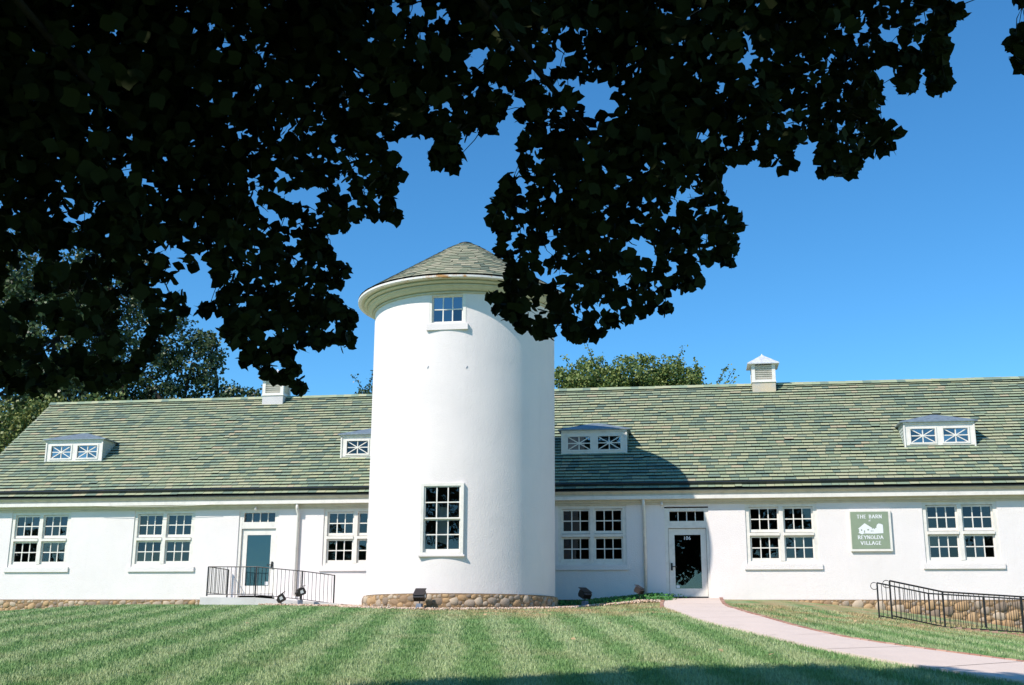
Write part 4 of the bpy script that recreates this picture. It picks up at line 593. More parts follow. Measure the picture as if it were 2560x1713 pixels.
# ------------------------------------------------------------------ round tower
TX, TY, TR = -.06, -3.35, 2.702
SILO = thing('silo', 'tall round white stuccoed tower with conical slate roof standing in front of the barn', 'tower', (TX, TY, 0))
LW = (-.575, .565, .985, 2.885); UW = (-.485, .535, 7.33, 8.24)            # window openings x0,x1,z0,z1 relative to the tower axis
def ang(x): return math.asin(x/TR)
A = sorted(set(np.round(np.concatenate([np.linspace(-math.pi, math.pi, 97), [ang(LW[0]), ang(LW[1]), ang(UW[0]), ang(UW[1])]]), 5)))
Zs = [-.02, .5, LW[2], 1.6, 2.2, LW[3], 3.6, 4.6, 5.6, 6.6, UW[2], UW[3], 8.6]
m = MB(); vs = [(TR*math.sin(a), -TR*math.cos(a), z) for z in Zs for a in A]; na = len(A); fs = []
for i in range(len(Zs)-1):
    for k in range(na-1):
        zc, ac = (Zs[i]+Zs[i+1])/2, (A[k]+A[k+1])/2
        if any(ang(o_[0]) < ac < ang(o_[1]) and o_[2] < zc < o_[3] for o_ in (LW, UW)): continue
        fs.append((i*na+k, i*na+k+1, (i+1)*na+k+1, (i+1)*na+k))
m.add(vs, fs); m.build('silo_wall', PL, SILO, smooth=True)
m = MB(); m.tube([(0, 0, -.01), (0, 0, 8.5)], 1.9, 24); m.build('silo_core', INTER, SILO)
def box_window(o_, cols, rows, sashes, yf, deep, name_l):
    x0, x1_, z0, z1 = o_; W_ = link('window', None, SILO, (0, 0, 0), label=name_l); yb = yf+deep
    t = .065; m = MB()
    m.box(x0-.02, x0+t, yf, yb+.3, z0, z1); m.box(x1_-t, x1_+.02, yf, yb+.3, z0, z1); m.box(x0+t, x1_-t, yf+.002, yb+.3, z1-t-.01, z1); m.box(x0+t, x1_-t, yf+.002, yb+.3, z0, z0+.06)
    m.build('window_frame', WOOD, W_)
    n = len(sashes); zlo, zhi = z0+.06, z1-t-.01; hh = (zhi-zlo)/n
    for s in range(n):
        yo = yb-(.05 if s else 0)-(.0); za, zb_ = zlo+s*hh, zlo+(s+1)*hh; m = MB(); q = .04; xa, xb = x0+t, x1_-t
        m.box(xa, xa+q, yo, yo+.045, za, zb_); m.box(xb-q, xb, yo, yo+.045, za, zb_); m.box(xa+q, xb-q, yo, yo+.045, za, za+q+(.05 if s == 0 and n > 1 else 0)); m.box(xa+q, xb-q, yo, yo+.045, zb_-q*.8, zb_)
        m.build('sash', WOOD, W_); gz0 = za+q+(.05 if s == 0 and n > 1 else 0); gz1 = zb_-q*.8; gw_, gh_ = xb-xa-2*q, gz1-gz0; m = MB()
        for i in range(1, cols): x = xa+q+gw_*i/cols; m.box(x-.016, x+.016, yo+.004, yo+.04, gz0, gz1)
        for i in range(1, rows): z = gz0+gh_*i/rows; m.box(xa+q, xb-q, yo+.006, yo+.038, z-.015, z+.015)
        m.build('glazing_bars', WOOD, W_); pm = pane_mesh(gw_/cols, gh_/rows, GLASS if n > 1 else GLASSB)
        panes(W_, gw_, gh_, cols, rows, .03, yo+.022, pm, xa+q, gz0)
    return W_
W1_ = box_window(LW, 3, 2, (0, 1), -2.722, .085, 'tall three-light sash window low on the tower')
m = MB(); m.box(LW[0]-.06, LW[1]+.06, -2.75, -2.60, LW[2]-.05, LW[2]); m.build('sill', PL, W1_)
m = MB(); m.add([(-.22, -2.45, 1.35), (-.12, -2.35, 1.33), (-.12, -2.35, 2.28), (-.22, -2.45, 2.42)], [(0, 1, 2, 3)]); m.add([(-.12, -2.35, 1.33), (.12, -2.45, 1.25), (.12, -2.45, 2.25), (-.12, -2.35, 2.28)], [(0, 1, 2, 3)]); m.build('folded_board', PAPER, W1_)
W2_ = box_window(UW, 3, 2, (0,), -2.655, .07, 'small six-pane window under the tower cornice')
m = MB(); m.box(UW[0]-.07, UW[1]+.09, -2.73, -2.55, UW[2]-.17, UW[2]); m.build('sill', PL, W2_)
def lathe(prof, n=96, a0=-math.pi, a1=math.pi):
    m = MB(); k = len(prof); vs = []
    for i in range(n+1):
        a = a0+(a1-a0)*i/n
        for r_, z in prof: vs.append((r_*math.sin(a), -r_*math.cos(a), z))
    m.add(vs, [(i*k+j, (i+1)*k+j, (i+1)*k+j+1, i*k+j+1) for i in range(n) for j in range(k-1)]); return m
lathe([(2.703, 8.215), (2.76, 8.22), (2.765, 8.25), (2.735, 8.255), (2.735, 8.28), (2.80, 8.285), (2.86, 8.33), (2.90, 8.385), (2.935, 8.39), (2.935, 8.42), (2.905, 8.425), (2.905, 8.445), (2.98, 8.45), (3.03, 8.475), (3.035, 8.50), (3.0, 8.505), (3.0, 8.525), (3.10, 8.53), (3.13, 8.535)], 96).build('cornice', mat('cornice_paint', paint((.56, .52, .38), .55)), SILO, smooth=False)
lathe([(3.13, 8.535), (3.205, 8.54), (3.22, 8.55), (3.222, 8.605), (3.19, 8.61), (3.18, 8.59)], 96).build('eaves_gutter', RUSTW, SILO)
CROOF = link('cone_roof', None, SILO, (0, 0, 0)); z_e, r_e, z_a = 8.63, 3.21, 10.73
def cone_rz(s):    # s 0..1 up the slope, rounded over at the top
    t = max(0, (s-.82)/.18); return r_e*(1-s), z_e+(z_a-z_e)*(s if s < .82 else .82+.18*(t-.35*t*t))
lathe([(cone_rz(s)[0], cone_rz(s)[1]-.03) for s in np.linspace(0, 1, 12)], 48).build('roof_deck', GUTT, CROOF)
SLc = math.hypot(r_e, z_a-z_e); rows_ = int(SLc/.185); CT = []
ctones = [(.34, .33, .22), (.24, .26, .17), (.39, .36, .25), (.15, .18, .13), (.28, .28, .19)]
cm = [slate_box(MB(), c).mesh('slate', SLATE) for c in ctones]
for r_i in range(rows_):
    s = r_i/rows_; r_, z = cone_rz(s); r2, z2 = cone_rz(min(1, s+.03)); tilt = math.atan2(z2-z, r_-r2); nn = max(7, int(2*math.pi*r_/.26)); off = random.random()
    for k in range(nn):
        a = 2*math.pi*(k+off+random.uniform(-.12, .12))/nn; a = (a+math.pi) % (2*math.pi)-math.pi; w_ = 2*math.pi*r_/nn*1.02
        Mx = Matrix.Rotation(a, 4, 'Z') @ Matrix.Translation((0, -r_, z+.016+random.uniform(-.003, .004))) @ Matrix.Rotation(tilt-.055, 4, 'X') @ Matrix.Diagonal((w_, -1, 1, 1))
        CT.append((abs(a)*1.5+s*1.2, random.choice((0, 0, 1, 2, 3, 4)), Mx, abs(a)))
CT.sort(key=lambda t: t[0]); rest = MB()
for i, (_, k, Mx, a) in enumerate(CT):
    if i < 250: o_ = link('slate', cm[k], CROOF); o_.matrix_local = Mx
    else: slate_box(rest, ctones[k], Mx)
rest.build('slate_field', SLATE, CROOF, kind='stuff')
lathe([(.0, 10.645), (.07, 10.64), (.15, 10.625), (.22, 10.595), (.22, 10.55)], 20).build('roof_cap', GUTT, CROOF, smooth=True)
for x, z in ((-.49, 6.11), (.60, 6.09)):
    a = ang(x); Mx = Matrix.Rotation(a, 4, 'Z') @ Matrix.Translation((0, -TR-.008, z)) @ Matrix.Rotation(R(28), 4, 'Y'); MB().box(-.007, .007, -.006, .02, -.035, .035, None, Mx).build('wall_bracket', GREYB, SILO)
PLINTH = lathe([(TR+.0, -.03), (TR+.052, -.034), (TR+.06, -.06), (TR+.06, -1.2)], 96).build('stone_plinth', MORTAR, SILO)
st = pack(-1.75*TR, 1.62*TR, lambda x: -.355, -.035, [.11, .09, .075, .06, .048, .037, .028], 2200, 9)
put_stones([(s[0], s[1], min(s[2], .15), s[3]) for s in st], PLINTH, lambda x, z: (((TR+.052)*math.sin(x/TR), -(TR+.052)*math.cos(x/TR), z), x/TR), 230)

# ------------------------------------------------------------------ sign
def glyph(ch):
    V_ = {'T': [[(.5, 0), (.5, 1)], [(.02, 1), (.98, 1)]], 'H': [[(.12, 0), (.12, 1)], [(.88, 0), (.88, 1)], [(.12, .5), (.88, .5)]], 'E': [[(.15, 0), (.15, 1)], [(.15, 1), (.9, 1)], [(.15, .52), (.75, .52)], [(.15, 0), (.92, 0)]],
          'B': [[(.15, 0), (.15, 1)], [(.15, 1), (.6, 1), (.8, .9), (.8, .66), (.6, .54), (.15, .54)], [(.6, .54), (.88, .42), (.88, .12), (.65, 0), (.15, 0)]], 'A': [[(.02, 0), (.5, 1), (.98, 0)], [(.2, .36), (.8, .36)]],
          'R': [[(.12, 0), (.12, 1)], [(.12, 1), (.6, 1), (.82, .88), (.82, .62), (.6, .5), (.12, .5)], [(.5, .5), (.98, 0)]], 'N': [[(.1, 0), (.1, 1), (.9, 0), (.9, 1)]], 'Y': [[(.02, 1), (.5, .5), (.98, 1)], [(.5, .5), (.5, 0)]],
          'O': [[(.5+.46*math.cos(t), .5+.5*math.sin(t)) for t in np.linspace(0, 2*math.pi, 15)]], 'L': [[(.18, 1), (.18, 0), (.9, 0), (.9, .2)]], 'D': [[(.12, 0), (.12, 1), (.55, 1), (.86, .8), (.92, .5), (.86, .2), (.55, 0), (.12, 0)]],
          'V': [[(.02, 1), (.5, 0), (.98, 1)]], 'I': [[(.5, 0), (.5, 1)]], 'G': [[(.88, .78), (.7, .97), (.4, .99), (.12, .78), (.05, .5), (.12, .22), (.4, .01), (.7, .03), (.88, .18), (.88, .44), (.6, .44)]],
          'a': [[(.2, .6), (.5, .7), (.78, .55), (.78, 0)], [(.78, .38), (.4, .4), (.2, .2), (.4, 0), (.78, .12)]], 't': [[(.4, .95), (.4, .1), (.6, 0), (.85, .08)], [(.15, .68), (.8, .68)]]}
    return V_[ch]
SERIF = {'T': [(.5, 0)], 'H': [(.12, 0), (.12, 1), (.88, 0), (.88, 1)], 'E': [], 'B': [(.08, 0), (.08, 1)], 'A': [(.02, 0), (.98, 0)], 'R': [(.12, 0), (.06, 1), (.98, 0)], 'N': [(.1, 0), (.1, 1), (.9, 1)], 'Y': [(.02, 1), (.98, 1), (.5, 0)], 'L': [(.18, 1)], 'V': [(.02, 1), (.98, 1)], 'I': [(.5, 0), (.5, 1)], 'D': []}
WID = {'I': .42, 'E': .74, 'L': .7, 'B': .76, 'R': .82, 'T': .82, 'V': .9, 'a': .7, 't': .5}
def letters(m, text, cx, z0, size, tk, gapf=.24, slant=0.0):
    ws = [(WID.get(c, .92) if c != ' ' else .5)*size*.86 for c in text]; tot = sum(ws)+gapf*size*(len(ws)-1); x = cx-tot/2
    for c, w_ in zip(text, ws):
        if c != ' ':
            for si, s in enumerate(glyph(c)):
                pts = [(x+(p[0] if c != 'I' else .5)*w_+slant*p[1]*size, z0+p[1]*size) for p in s]
                for (xa, za), (xb, zb_) in zip(pts[:-1], pts[1:]):
                    L_ = math.hypot(xb-xa, zb_-za); steep = abs(zb_-za) > abs(xb-xa); t = tk*(1.25 if steep and xb >= xa else .8)
                    Mx = Matrix.Translation(((xa+xb)/2, 0, (za+zb_)/2)) @ Matrix.Rotation(-math.atan2(zb_-za, xb-xa), 4, 'Y'); m.box(-L_/2-t*.3, L_/2+t*.3, -.0015-random.random()*.0006, .004, -t/2, t/2, None, Mx)
            for px_, pz_ in SERIF.get(c, []): m.box(x+px_*w_-size*.15, x+px_*w_+size*.15, -.0023-random.random()*.0005, .004, z0+pz_*size-size*.04, z0+pz_*size+size*.04)
        x += w_+gapf*size
SIGN = thing('wall_sign', 'square sage green sign with white border, white lettering and barn emblem on the white wall', 'sign', (11.857, -.075, 1.42))
sw, sh_ = 1.215, 1.225
MB().box(-sw/2, sw/2, -.0, .073, 0, sh_).build('sign_board', WOOD, SIGN)
MB().box(-sw/2+.0+.035, sw/2-.075, -.008, -.0005, .075, sh_-.045).build('sign_face', SIGNG, SIGN)
m = MB(); cx = -.02
letters(m, 'THE BARN', cx, .985, .098, .017, .26); letters(m, 'REYNOLDA', cx, .365, .098, .017, .22); letters(m, 'VILLAGE', cx, .195, .098, .017, .24); letters(m, 'at', cx, .895, .052, .010, .1, .25)
o_ = m.build('lettering', PAPER, SIGN); o_.location = (0, -.0105, 0)
m = MB()
m.prism([(-.38, .555), (-.26, .50), (-.20, .53), (.10, .52), (.36, .535), (.36, .78), (.31, .81), (.24, .825), (.19, .79), (.165, .72), (.05, .69), (-.17, .835), (-.37, .67), (-.34, .66), (-.34, .56)], -.0115, -.0085)
m.build('barn_emblem', PAPER, SIGN)
m = MB(); m.box(-.20, -.17, -.0125, -.0116, .55, .62); m.box(-.10, -.05, -.0125, -.0116, .62, .66); m.box(-.29, -.25, -.0125, -.0116, .61, .65); m.box(.10, .13, -.0125, -.0116, .66, .70); m.add([(.03, -.0122, .665), (.175, -.0122, .70), (.16, -.0122, .73), (.05, -.0122, .71)], [(0, 1, 2, 3)]); m.box(.0, .02, -.0125, -.0116, .58, .62); m.box(.05, .07, -.0125, -.0116, .58, .62)
m.build('emblem_details', SIGNG, SIGN)

# ------------------------------------------------------------------ railings
def railing(name, lab, top, h_, bot_gap, post_at, step, ends=False, rt_=.02, group=None, extra=()):
    T = thing(name, lab, 'railing', (top[0][0], top[0][1], top[0][2]-h_)); o0 = Vector(top[0])-Vector((0, 0, h_)); P_ = [Vector(p)-o0 for p in top]
    def at(t):
        ds = [0];
        for a_, b_ in zip(P_[:-1], P_[1:]): ds.append(ds[-1]+(b_-a_).length)
        return Vector([np.interp(t, ds, [p[i] for p in P_]) for i in range(3)]), ds[-1]
    L_ = at(0)[1]
    MB().tube(P_, rt_, 6).build('top_rail', BLACKM, T, smooth=False)
    MB().tube([p-Vector((0, 0, h_-bot_gap)) for p in P_], rt_*.8, 6).build('bottom_rail', BLACKM, T)
    bl = MB().tube([(0, 0, 0), (0, 0, -(h_-bot_gap))], .0085, 5).mesh('baluster', BLACKM); t = step
    while t < L_-.03:
        p, _ = at(t); link('baluster', bl, T, p); t += step
    pm = MB().box(-.019, .019, -.019, .019, -h_-.05, .0).mesh('post', BLACKM)
    for t in post_at: p, _ = at(min(t, L_)); link('post', pm, T, p)
    if ends:
        c = P_[0]+Vector((-.075, 0, -.08)); m = MB(); m.tube([c+Vector((.09*math.cos(q), 0, .09*math.sin(q))) for q in np.linspace(R(60), R(330), 14)], .009, 5); m.build('end_scroll', BLACKM, T)
    return T
PT = .0
railing('railing', 'black iron railing along the front of the concrete landing by the teal glass door', [(-8.35, -1.85, .94), (-6.79, -1.85, .93), (-5.31, -1.85, .797), (-4.27, -1.85, .665)], .84, .0, (0, 1.56, 3.05, 4.08), .125, rt_=.017)
railing('railing', 'short black side railing running from the wall to the corner of the concrete landing', [(-8.36, -1.83, .94), (-8.40, -.12, .944)], .86, .07, (1.7,), .14, rt_=.015)
railing('railing', 'black railing with scrolled end on the side of the ramp nearer the stone footing', [(11.232, -4.892, .279), (12.565, -4.5, .022), (14.983, -4.25, -.117), (20.5, -4.0, -.44)], .86, .03, (0, 1.41, 2.8, 4.3, 6.0), .118, True, .02)
railing('railing', 'black railing with scrolled end on the side of the ramp nearer the footpath', [(11.259, -6.759, .248), (12.515, -6.6, -.014), (14.376, -6.55, -.131), (20.5, -6.2, -.52)], .86, .03, (0, 1.28, 3.1, 4.9), .118, True, .022)
# landing and ramp
LAND = thing('concrete_landing', 'pale concrete landing and ramp below the teal glass door', 'landing', (-8.5, -1.0, -.2))
m = MB(); m.prism([(0, -.4), (1.75, -.4), (1.75, .205), (0, .205)], -1.0, .98)
m.build('slab', CONCW, LAND)
m = MB(); m.prism([(1.752, -.4), (4.5, -.4), (4.5, .02), (1.752, .203)], -1.0, .98); m.build('ramp', CONCW, LAND)
# low brick kerb of the ramp on the right
KERB = thing('brick_kerb', 'low red brick kerb in the grass under the near ramp railing', 'kerb', (12.0, -6.95, -.9))
for k in range(36):
    x = 12.7+k*.205; y = -6.98+.03*(x-12.7); z = gz(x, y)
    link('brick', random.choice(bmesh_), KERB, (x-12.0, y+6.95, z+.9+.01), (0, -.12, .05), (1, 1, 1.5))
for k in range(5):
    link('brick', random.choice(bmesh_), KERB, (11.65+k*.2-12, -6.9+6.95, gz(11.65+k*.2, -6.9)+.9), (0, -.1, .05))

# ------------------------------------------------------------------ gravel bed, ground cover
g = np.random.default_rng(3); PX = []; 
while len(PX) < 15000:
    x = g.uniform(-6.3, 5.9); y = g.uniform(-7.0, -.05); rr_ = math.hypot(x-TX, y-TY)
    front = -2.9+.0*x if abs(x) > 3.6 else -3.35-math.sqrt(max(0, 3.42**2-(x-TX)**2))*.99
    front = min(front, -2.75-.25*math.cos(x*.7))
    if y < front or rr_ < TR+.03: continue
    if x < -4.1 and y > -2.1: continue
    if x > 5.6-.0 and y < -.4: continue
    PX.append((x, y))
PX = np.array(PX); n = len(PX); gzv = ground(PX[:, 0], PX[:, 1])
oct_v = np.array([(1, 0, 0), (-1, 0, 0), (0, 1, 0), (0, -1, 0), (0, 0, .75), (0, 0, -.75)], float); oct_f = np.array([(0, 2, 4), (2, 1, 4), (1, 3, 4), (3, 0, 4), (2, 0, 5), (1, 2, 5), (3, 1, 5), (0, 3, 5)])
A_, B_, N_ = frames(n, (0, 0, 1), .5); V, F = scatter(oct_v, oct_f, np.column_stack([PX, gzv+.035+g.uniform(-.02, .03, n)]), A_, B_, N_, g.uniform(.018, .042, n))
link('gravel_bed', npmesh('gravel_bed', V, F, GRAV), kind='stuff')
leafq_v = np.array([(0, 0, 0), (.5, .45, .08), (0, 1.05, 0), (-.5, .45, .08)], float); leafq_f = np.array([(0, 1, 2), (0, 2, 3)])
def ground_cover(name, blobs, cnt, seed):
    gg = np.random.default_rng(seed); P_ = []
    for (x, y, rx, ry, hh) in blobs:
        k = int(cnt*rx*ry); q = gg.normal(size=(k, 2))*.5; xx, yy = x+q[:, 0]*rx, y+q[:, 1]*ry; P_.append(np.column_stack([xx, yy, ground(xx, yy)+gg.uniform(.02, hh, k)]))
    P_ = np.concatenate(P_); m_ = (np.hypot(P_[:, 0]-TX, P_[:, 1]-TY) > TR+.08) & (P_[:, 1] < -.04); P_ = P_[m_]; A_, B_, N_ = frames(len(P_), (0, -.3, 1), .55)
    V, F = scatter(leafq_v, leafq_f, P_, A_, B_, N_, gg.uniform(.04, .075, len(P_))); return link(name, npmesh(name, V, F, LEAFG), kind='stuff')
ground_cover('ground_cover', [(4.0, -2.15, .75, .45, .14), (3.6, -1.6, .9, .6, .16), (3.0, -.5, 1.4, .5, .22), (5.1, -1.0, .5, .55, .2), (5.55, -1.9, .35, .7, .12), (4.6, -.4, 1.2, .35, .2)], 5200, 4)

# ------------------------------------------------------------------ floodlights
def floodlight(lab, x, y, yaw, tilt, box=True, stem=.16, sc=1.0):
    sc *= .8
    z = gz(x, y); T = thing('floodlight', lab, 'floodlight', (x, y, z), (0, 0, yaw), group='ground floodlights along the front of the building')
    b = 0.0
    if box:
        m = MB(); m.prism([(-.10*sc, 0.02), (.10*sc, .02), (.09*sc, .20*sc), (-.05*sc, .20*sc)], -.07*sc, .07*sc); m.box(-.105*sc, .105*sc, -.078*sc, -.071*sc, .03, .055); m.build('ballast_box', GREYB, T); b = .19*sc
    MB().tube([(.02, 0, 0), (.02, 0, b+stem*sc)], .014, 6).tube([(-.03, 0, 0), (.06, 0, 0), (.06, 0, .02)], .03*sc, 6).build('stem', BLACKM, T)
    Mx = Matrix.Translation((.02, 0, b+stem*sc+.09*sc)) @ Matrix.Rotation(tilt, 4, 'X'); q = .16*sc
    pr = [(-.13, -.10), (.10, -.12), (.14, -.06), (.14, .10), (-.05, .13), (-.13, .06)]
    m = MB(); v = [Mx @ Vector((s_*q*1.05, a_*sc*.95, c_*sc*.95)) for s_ in (-1, 1) for a_, c_ in pr]; m.add(v, [(0, 1, 2, 3, 4, 5), (11, 10, 9, 8, 7, 6)]+[(i, i+6, (i+1) % 6+6, (i+1) % 6) for i in range(6)])
    for k in range(5): xx = -q*.8+q*1.6*k/4; m.box(xx-.006, xx+.006, -.155*sc, -.12*sc, -.07*sc, .05*sc, None, Mx)
    m.build('lamp_housing', BRONZE, T)
    MB().add([Mx @ Vector(v) for v in ((-q*.9, .1345*sc, -.05*sc), (q*.9, .1345*sc, -.05*sc), (q*.9, .1345*sc, .085*sc), (-q*.9, .1345*sc, .085*sc))], [(0, 1, 2, 3)]).build('lens', GLASSB, T)
    MB().box(-q*1.08, q*1.08, -.10*sc, .22*sc, .118*sc, .126*sc, None, Mx).build('visor', BRONZE, T)
    MB().add([Mx @ Vector(v) for v in ((q*1.07, -.05*sc, -.04*sc), (q*1.07, .05*sc, -.05*sc), (q*1.07, .06*sc, .05*sc), (q*1.07, -.03*sc, .05*sc))], [(0, 1, 2, 3)]).build('side_plate', COPP, T)
    return T
floodlight('small dark floodlight on a thin stem in front of the concrete ramp', -5.66, -2.62, R(-75), R(35), False, .16, 1.15)
floodlight('dark floodlight on a grey box at the end of the black railing', -5.12, -2.5, R(-60), R(30), True, .16, 1.2)
floodlight('dark floodlight with grey box in front of the stone base of the round tower', -.55, -6.42, R(-8), R(40), True, .13, 1.1)
floodlight('dark floodlight with grey box beside the green plants right of the tower', 3.42, -2.6, R(50), R(30), True, .12, 1.15)
floodlight('tilted floodlight on a stake between the two patches of green plants', 4.96, -2.2, R(65), R(30), False, .36, .95)

# ------------------------------------------------------------------ grass
n = 330000; u = g.uniform(size=n); D_ = 12.6+u**1.25*20.5; th_v = -YAW*-1+g.uniform(-.47, .47, n)
X_ = CAM.x+D_*np.tan(th_v*1.0)*1.0; Y_ = CAM.y+D_
def between(px_, py_):
    yl = np.array(PLf)[::-1]; yr_ = np.array(PR)[::-1]; xl = np.interp(py_, yl[:, 1], yl[:, 0]); xr = np.interp(py_, yr_[:, 1], yr_[:, 0]); return (px_ > xl+.03) & (px_ < xr+.02) & (py_ < .1)
keep = ~between(X_, Y_) & (Y_ < -.08) & (np.hypot(X_-TX, Y_-TY) > 3.45)
keep &= ~((X_ > -6.6) & (X_ < 5.8) & (Y_ > -2.85)) & ~((X_ > -8.6) & (X_ < -4.0) & (Y_ > -2.15)) & ~((np.abs(X_-TX) < 3.4) & (Y_ > -4.5))
X_, Y_ = X_[keep], Y_[keep]; n = len(X_); Zg = ground(X_, Y_)
an = g.uniform(0, 2*math.pi, n); hh = g.uniform(.025, .06, n); w_ = g.uniform(.004, .008, n)*(1+(Y_+24)/26).clip(1, 1.9); lx, ly = g.normal(0, .016, n), g.normal(0, .016, n)
P0 = np.column_stack([X_-np.cos(an)*w_, Y_-np.sin(an)*w_, Zg-.003]); P1 = np.column_stack([X_+np.cos(an)*w_, Y_+np.sin(an)*w_, Zg-.003]); P2 = np.column_stack([X_+lx, Y_+ly, Zg+hh])
V = np.stack([P0, P1, P2], 1).reshape(-1, 3); link('grass', npmesh('grass', V, np.arange(3*n).reshape(-1, 3), BLADE), kind='stuff')
n = 26000; X_ = np.concatenate([np.array([np.interp(t, [0, 1], [0, 1]) for t in ()])]) if False else None

for k, (x, y) in enumerate(((4.9, -13.6), (5.35, -14.2), (4.55, -17.2), (1.9, -10.2), (-9.6, -9.0), (6.9, -18.9), (3.1, -8.4), (8.9, -10.4), (-2.3, -13.8), (7.6, -19.6), (10.1, -9.2))):
    A_, B_, N_ = frames(1, (0, -.4, 1), .7); V, F = scatter(leafq_v, leafq_f, np.array([[x, y, gz(x, y)+.05]]), A_, B_, N_, np.array([.095]))
    labs = ['dry tan leaf lying on the lawn left of a second one, short of the path', 'dry tan leaf lying on the lawn close beside a path-side fallen leaf', 'dry leaf on the grass just beyond the tree shadow', 'small brown leaf on the dry grass before the round tower', 'brown leaf on the left lawn below the stone footing', 'pale leaf on the lawn at the shadow edge near the path', 'fallen leaf on the parched grass below the tower plants', 'fallen leaf on the grass right of the footpath', 'brown leaf in the middle of the striped lawn', 'pale leaf by the left edge of the footpath', 'fallen leaf on grass below the green sign']
    link('fallen_leaf', npmesh('fallen_leaf', V, F, DRYL), None, label=labs[k], cat='leaf', group='fallen leaves on the lawn')
# ------------------------------------------------------------------ trees behind the barn
def limb(m, a, b, r0_, r1_, bend=.12, n=6):
    a, b = Vector(a), Vector(b); L_ = (b-a).length; off = Vector(rng.normal(size=3))*L_*bend
    pts = [a.lerp(b, t)+off*math.sin(math.pi*t) for t in np.linspace(0, 1, n)]; m.tube(pts, [r0_+(r1_-r0_)*t for t in np.linspace(0, 1, n)], 6); return pts
def tree(name, lab, base, height, lobes, leaf, leafs, lmat, seed, sprigs=0, group=None, cov=1.0):
    gg = np.random.default_rng(seed); b = Vector(base); T = thing(name, lab, 'tree', b, group=group)
    tr = MB(); hub = Vector((0, 0, height*.42)); limb(tr, (0, 0, -.3), hub, height*.022, height*.014, .02)
    P_ = []
    for (x, y, z, rx, rz_) in lobes:
        c = Vector((x, y, z))-b; limb(tr, hub+Vector(gg.normal(size=3))*.2, c, height*.011, height*.004, .1)
        for k in range(5):
            d = Vector(gg.normal(size=3)).normalized(); limb(tr, c, c+Vector((d.x*rx*.85, d.y*rx*.85, d.z*rz_*.85)), height*.0035, height*.001, .15, 4)
        nc = int(26*(rx*rz_)**.75*cov)+8
        d = gg.normal(size=(nc, 3)); d /= np.linalg.norm(d, axis=1)[:, None]; rad = gg.uniform(.35, 1.05, nc)**.55
        cc = np.array(c)+d*rad[:, None]*np.array([rx, rx, rz_]); cr = gg.uniform(.35, .75, nc)*(.55+.18*rx)
        for q, r_ in zip(cc, cr):
            k = int(leafs*r_*r_)+6; e = gg.normal(size=(k, 3)); e /= np.linalg.norm(e, axis=1)[:, None]; e *= (gg.uniform(.25, 1, k)**.5)[:, None]*r_; e[:, 2] *= .7; P_.append(q+e)
    for s in range(sprigs):
        x, y, z, rx, rz_ = lobes[gg.integers(len(lobes))]; a = np.array([x, y, z])-np.array(base)+np.array([gg.uniform(-.8, .8)*rx, -.2*rx, rz_*.8]); d = np.array([gg.normal()*.45, 0, 1.0]); L_ = gg.uniform(.5, 1.25); t = gg.uniform(0, 1, 46)[:, None]; P_.append(a+d*t*L_+gg.normal(size=(46, 3))*.07); tr.tube([a, a+d*L_], [.02, .005], 4)
    P_ = np.concatenate(P_); A_, B_, N_ = frames(len(P_), (0, -.2, .8), .35); V, F = scatter(leafq_v, leafq_f, P_, A_, B_, N_, gg.uniform(.7, 1.2, len(P_))*leaf)
    link('crown', npmesh('crown', V, F, lmat), T); tr.build('trunk', BARK, T, smooth=True); return T
def lob(lst): return lst
tree('evergreen_tree', 'tallest dark evergreen tree, far left behind the barn, its crown rising into the overhanging leaves', (-26.0, 18.5, -1.2), 22, [(-27.5, 18, 17.5, 3.2, 2.6), (-30.5, 18, 15.0, 3.4, 3.0), (-26.0, 18, 14.0, 3.4, 3.0), (-23.6, 18.4, 16.8, 2.4, 2.4), (-29.0, 18, 11.0, 3.4, 2.6), (-24.6, 18, 10.5, 3.0, 2.6), (-33, 18, 18.5, 3, 3)], .20, 118, LEAFB, 1)
tree('evergreen_tree', 'dark evergreen tree with a rounded head between the tallest one and the left cupola', (-20.5, 19.5, -1.2), 17, [(-21.2, 19.5, 14.3, 1.9, 1.9), (-22.0, 19, 11.8, 2.2, 1.8), (-19.4, 20, 12.8, 1.3, 1.7), (-20.4, 20, 10.3, 1.8, 1.3), (-18.6, 20.5, 13.4, .9, 1.2), (-18.2, 20.5, 11.0, 1.1, 1.2)], .18, 112, LEAFB, 2)
tree('evergreen_tree', 'low dark tree crown just left of the left cupola above the ridge', (-17.0, 21.0, -1.2), 12.5, [(-17.1, 21, 10.6, 1.3, 1.1), (-16.0, 21, 10.2, 1.0, 1.2), (-18.6, 20.5, 9.4, 1.3, 1.0)], .17, 130, LEAFB, 3)
tree('broadleaf_tree', 'sunlit green tree spreading low along the ridge above the first dormer', (-24.5, 15.0, -1.0), 10.5, [(-26.2, 15, 8.4, 1.7, 1.3), (-23.8, 15, 8.9, 1.6, 1.2), (-21.6, 15.3, 9.0, 1.5, 1.1), (-19.4, 15.6, 8.8, 1.4, .9), (-28.4, 14.6, 7.4, 1.8, 1.5), (-17.6, 15.6, 8.6, 1.2, .8)], .17, 150, LEAFY, 4)
tree('broadleaf_tree', 'sunlit tree rising beside the left gable end of the barn', (-28.5, 11.5, -1.0), 8.5, [(-28.0, 11.5, 6.2, 1.9, 1.7), (-30.5, 11.5, 7.6, 2.2, 1.9), (-27.2, 11.5, 4.0, 1.9, 1.7), (-30.8, 11.5, 4.6, 2.4, 2.2), (-26.0, 12, 7.0, 1.2, 1.0)], .16, 165, LEAFY, 5)
